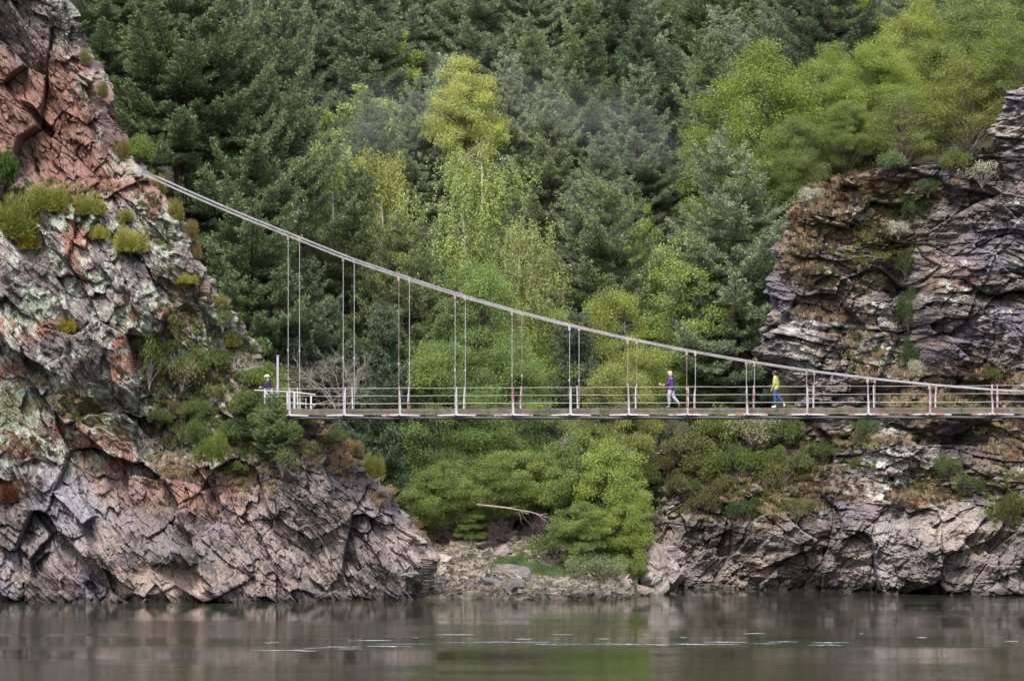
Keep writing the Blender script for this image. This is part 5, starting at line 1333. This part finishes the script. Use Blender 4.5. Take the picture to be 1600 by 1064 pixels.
def rubble():
    r = np.random.default_rng(8); n = 22000
    Y = 169.8 + r.random(n) ** 1.1 * 10.6; px = r.uniform(520, 985, n); X = (px - 800) / F * Y
    d = Y - 170.4 + .8 * np.sin(X * .35); k = (d > -.6) & ~((np.abs(px - (790 + (176.6 - Y) / 3.2 * 92)) < 22) & (Y > 173.2) & (Y < 177.2)); X, Y = X[k], Y[k]
    # a strip of rubble in the recess of the cliff foot too
    n = len(X); Z = ground_z(X, Y); s = .035 + .22 * r.random(n) ** 4.5
    base = np.array([[x, y, z] for x in (-1, 1) for y in (-1, 1) for z in (-1, 1)], float)
    V = base[None] * (1 + r.uniform(-.35, .35, (n, 8, 3))) * s[:, None, None] * np.array([1, .8, .5]) * r.uniform(.6, 1.4, (n, 1, 3))
    a = r.uniform(0, 6.28, n); c, s_ = np.cos(a)[:, None], np.sin(a)[:, None]; t = r.normal(0, .3, n)[:, None]
    x = V[..., 0] * c - V[..., 1] * s_; y = V[..., 0] * s_ + V[..., 1] * c; z = V[..., 2] + x * t
    V = np.stack([x + X[:, None], y + Y[:, None], z + Z[:, None] + s[:, None] * .2], -1)
    f = np.array([[0, 1, 3, 2], [4, 6, 7, 5], [0, 4, 5, 1], [2, 3, 7, 6], [0, 2, 6, 4], [1, 5, 7, 3]])
    Q = (f[None] + 8 * np.arange(n)[:, None, None]).reshape(-1, 4)
    c0 = np.array([.20, .175, .14]) * r.uniform(.35, 1.9, (n, 1)); c0 = c0 * (1 + r.normal(0, .03, (n, 3))); c0 *= np.where(Z < .08, .5, 1)[:, None]
    o = mesh_np('rubble', V.reshape(-1, 3), Q, M['rock'], {'rc': np.repeat(np.clip(c0, .02, .7), 8, 0)}); tag(o, 'angular brown and grey stones covering the shore', 'rubble', kind='stuff')
rubble()
def shore_grass():
    r = np.random.default_rng(12); Lv = Leaves(12); n = 9000; t = r.random(n)
    px = 790 + t * 92 + r.normal(0, 16, n); Y = 176.6 - t * 3.2 + r.normal(0, .55, n); X = (px - 800) / F * Y
    C = np.stack([X, Y, ground_z(X, Y) - .02], 1); D = r.normal(0, .35, (n, 3)); D[:, 2] = 1
    Lv.add(C, D, r.uniform(.2, .42, n), .03, np.clip(fbm(X * 2, Y * 2, 5, 3) * 1.6 - .4, 0, 1) + r.normal(0, .15, n), r.uniform(0, .5, n))
    n = 5000; px = r.uniform(670, 940, n); Y = r.uniform(173.5, 180, n); X = (px - 800) / F * Y; k = fbm(X * 1.2, Y * 1.2, 3, 3) > .55; X, Y = X[k], Y[k]
    C = np.stack([X, Y, ground_z(X, Y)], 1); D = r.normal(0, .4, (len(X), 3)); D[:, 2] = 1; Lv.add(C, D, .16, .02, .5, .3)
    o = Lv.mesh('green_grass', M['straw']); o.color = (.13, .20, .08, 1); tag(o, 'fresh green grass patch growing between the shore stones', 'grass', kind='stuff')
    Lv = Leaves(13); n = 300; px = 655 + r.normal(0, 10, n); Y = np.full(n, 179.0) + r.normal(0, .3, n); X = (px - 800) / F * Y
    C = np.stack([X, Y, ground_z(X, Y)], 1); D = r.normal(0, .22, (n, 3)); D[:, 0] += .12; D[:, 2] = 1
    Lv.add(C, D, r.uniform(.5, 1.3, n), .022, r.uniform(.4, .9, n), .3); o = Lv.mesh('reed_grass', M['straw']); o.color = (.38, .31, .18, 1); tag(o, 'tall dry straw grass at the foot of the cliff nose', 'grass', kind='stuff')
shore_grass()
# ---- things on the water
sk = Acc(); sk.tube([[0, 0, -.3], [0, 0, .02], [.04, 0, .30], [.16, 0, .58]], [.016, .016, .013, .008], 6)
so_ = sk.build('stick', M['twig']); so_.location = ((112 - 800) / F * 123.5, 123.5, 0); tag(so_, 'thin dark bent stick poking out of the water', 'stick')
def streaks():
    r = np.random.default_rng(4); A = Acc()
    # photo position of the ripples' sky glints, laid as pale strips: x0, x1, y
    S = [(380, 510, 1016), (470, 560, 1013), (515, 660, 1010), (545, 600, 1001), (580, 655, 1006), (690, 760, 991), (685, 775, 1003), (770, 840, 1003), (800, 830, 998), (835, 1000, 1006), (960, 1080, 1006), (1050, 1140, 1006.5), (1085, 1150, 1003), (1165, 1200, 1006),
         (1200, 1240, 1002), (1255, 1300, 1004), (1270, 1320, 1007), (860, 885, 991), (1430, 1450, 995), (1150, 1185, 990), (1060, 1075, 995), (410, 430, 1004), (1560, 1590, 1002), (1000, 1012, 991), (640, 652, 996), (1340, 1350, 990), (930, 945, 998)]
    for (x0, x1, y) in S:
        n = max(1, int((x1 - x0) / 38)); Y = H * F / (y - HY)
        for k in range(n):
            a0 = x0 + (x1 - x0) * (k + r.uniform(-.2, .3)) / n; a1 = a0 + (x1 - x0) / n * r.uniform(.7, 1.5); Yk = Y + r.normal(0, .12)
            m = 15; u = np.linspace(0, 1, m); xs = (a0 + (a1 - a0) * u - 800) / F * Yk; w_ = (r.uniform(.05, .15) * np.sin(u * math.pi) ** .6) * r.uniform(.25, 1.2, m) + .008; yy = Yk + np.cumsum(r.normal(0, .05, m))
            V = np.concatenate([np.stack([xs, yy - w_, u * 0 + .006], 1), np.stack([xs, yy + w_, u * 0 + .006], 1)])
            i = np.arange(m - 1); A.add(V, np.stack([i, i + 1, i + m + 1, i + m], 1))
    o = A.build('painted_glints', simple('painted_glints', (.50, .54, .58), .5, var=.1)); tag(o, 'thin broken white strips painted as sky glints on the ripples', 'painted_glints', kind='stuff')
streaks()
for k_, o in list(_done.items()):
    if '_H' in o: pass
for o in sc.objects:
    for q in ('_H', '_R'):
        if q in o: del o[q]
# ---- thin mist between the trees
def mist():
    m, nt, out = new_mat('mist'); v = N(nt, 'ShaderNodeVolumePrincipled'); nt.links.new(v.outputs[0], out.inputs['Volume'])
    v.inputs['Color'].default_value = (.9, .93, 1, 1); tc = N(nt, 'ShaderNodeTexCoord')
    ln = N(nt, 'ShaderNodeVectorMath', operation='LENGTH'); nt.links.new(tc.outputs['Object'], ln.inputs[0])
    fall = mrange(nt, ln.outputs['Value'], .15, 1, 1, 0)
    mp = N(nt, 'ShaderNodeMapping'); nt.links.new(tc.outputs['Object'], mp.inputs[0]); mp.inputs['Scale'].default_value = (2.2, 1, 1.6)
    f = mrange(nt, noise(nt, 1, 3, .5, mp.outputs[0]), .38, .7, 0, .05)
    ml = N(nt, 'ShaderNodeMath', operation='MULTIPLY'); nt.links.new(f, ml.inputs[0]); nt.links.new(fall, ml.inputs[1]); nt.links.new(ml.outputs[0], v.inputs['Density'])
    th = np.linspace(0, 2 * math.pi, 25)[:-1]; ph = np.linspace(-math.pi / 2 + .02, math.pi / 2 - .02, 13)
    V = np.array([[math.cos(p_) * math.cos(t), math.cos(p_) * math.sin(t), math.sin(p_)] for p_ in ph for t in th])
    i = np.arange(12)[:, None] * 24; j = np.arange(24)[None]
    Q = np.stack([i + j, i + (j + 1) % 24, i + 24 + (j + 1) % 24, i + 24 + j], -1).reshape(-1, 4)
    cap = [[k + 2, k + 1, k, 0] for k in range(1, 22, 2)]; b = 12 * 24; cap2 = [[b, b + k, b + k + 1, b + k + 2] for k in range(1, 22, 2)]
    Q = np.concatenate([Q, cap, cap2])
    for (px, py, Y, sx, sy, sz, tilt, lb_) in ((930, 180, 200, 8.5, 3, 2.6, .45, 'faint wisp of mist drifting down between the pines above the bridge'), (590, 185, 198, 4.5, 3, 3.2, -.2, 'faint wisp of mist over the twin birches')):
        o = mesh_np('mist', V, Q, m, None, True); o.location = at(px, py, Y); o.scale = (sx, sy, sz); o.rotation_euler = (0, tilt, 0); tag(o, lb_, 'mist', kind='stuff')
mist()
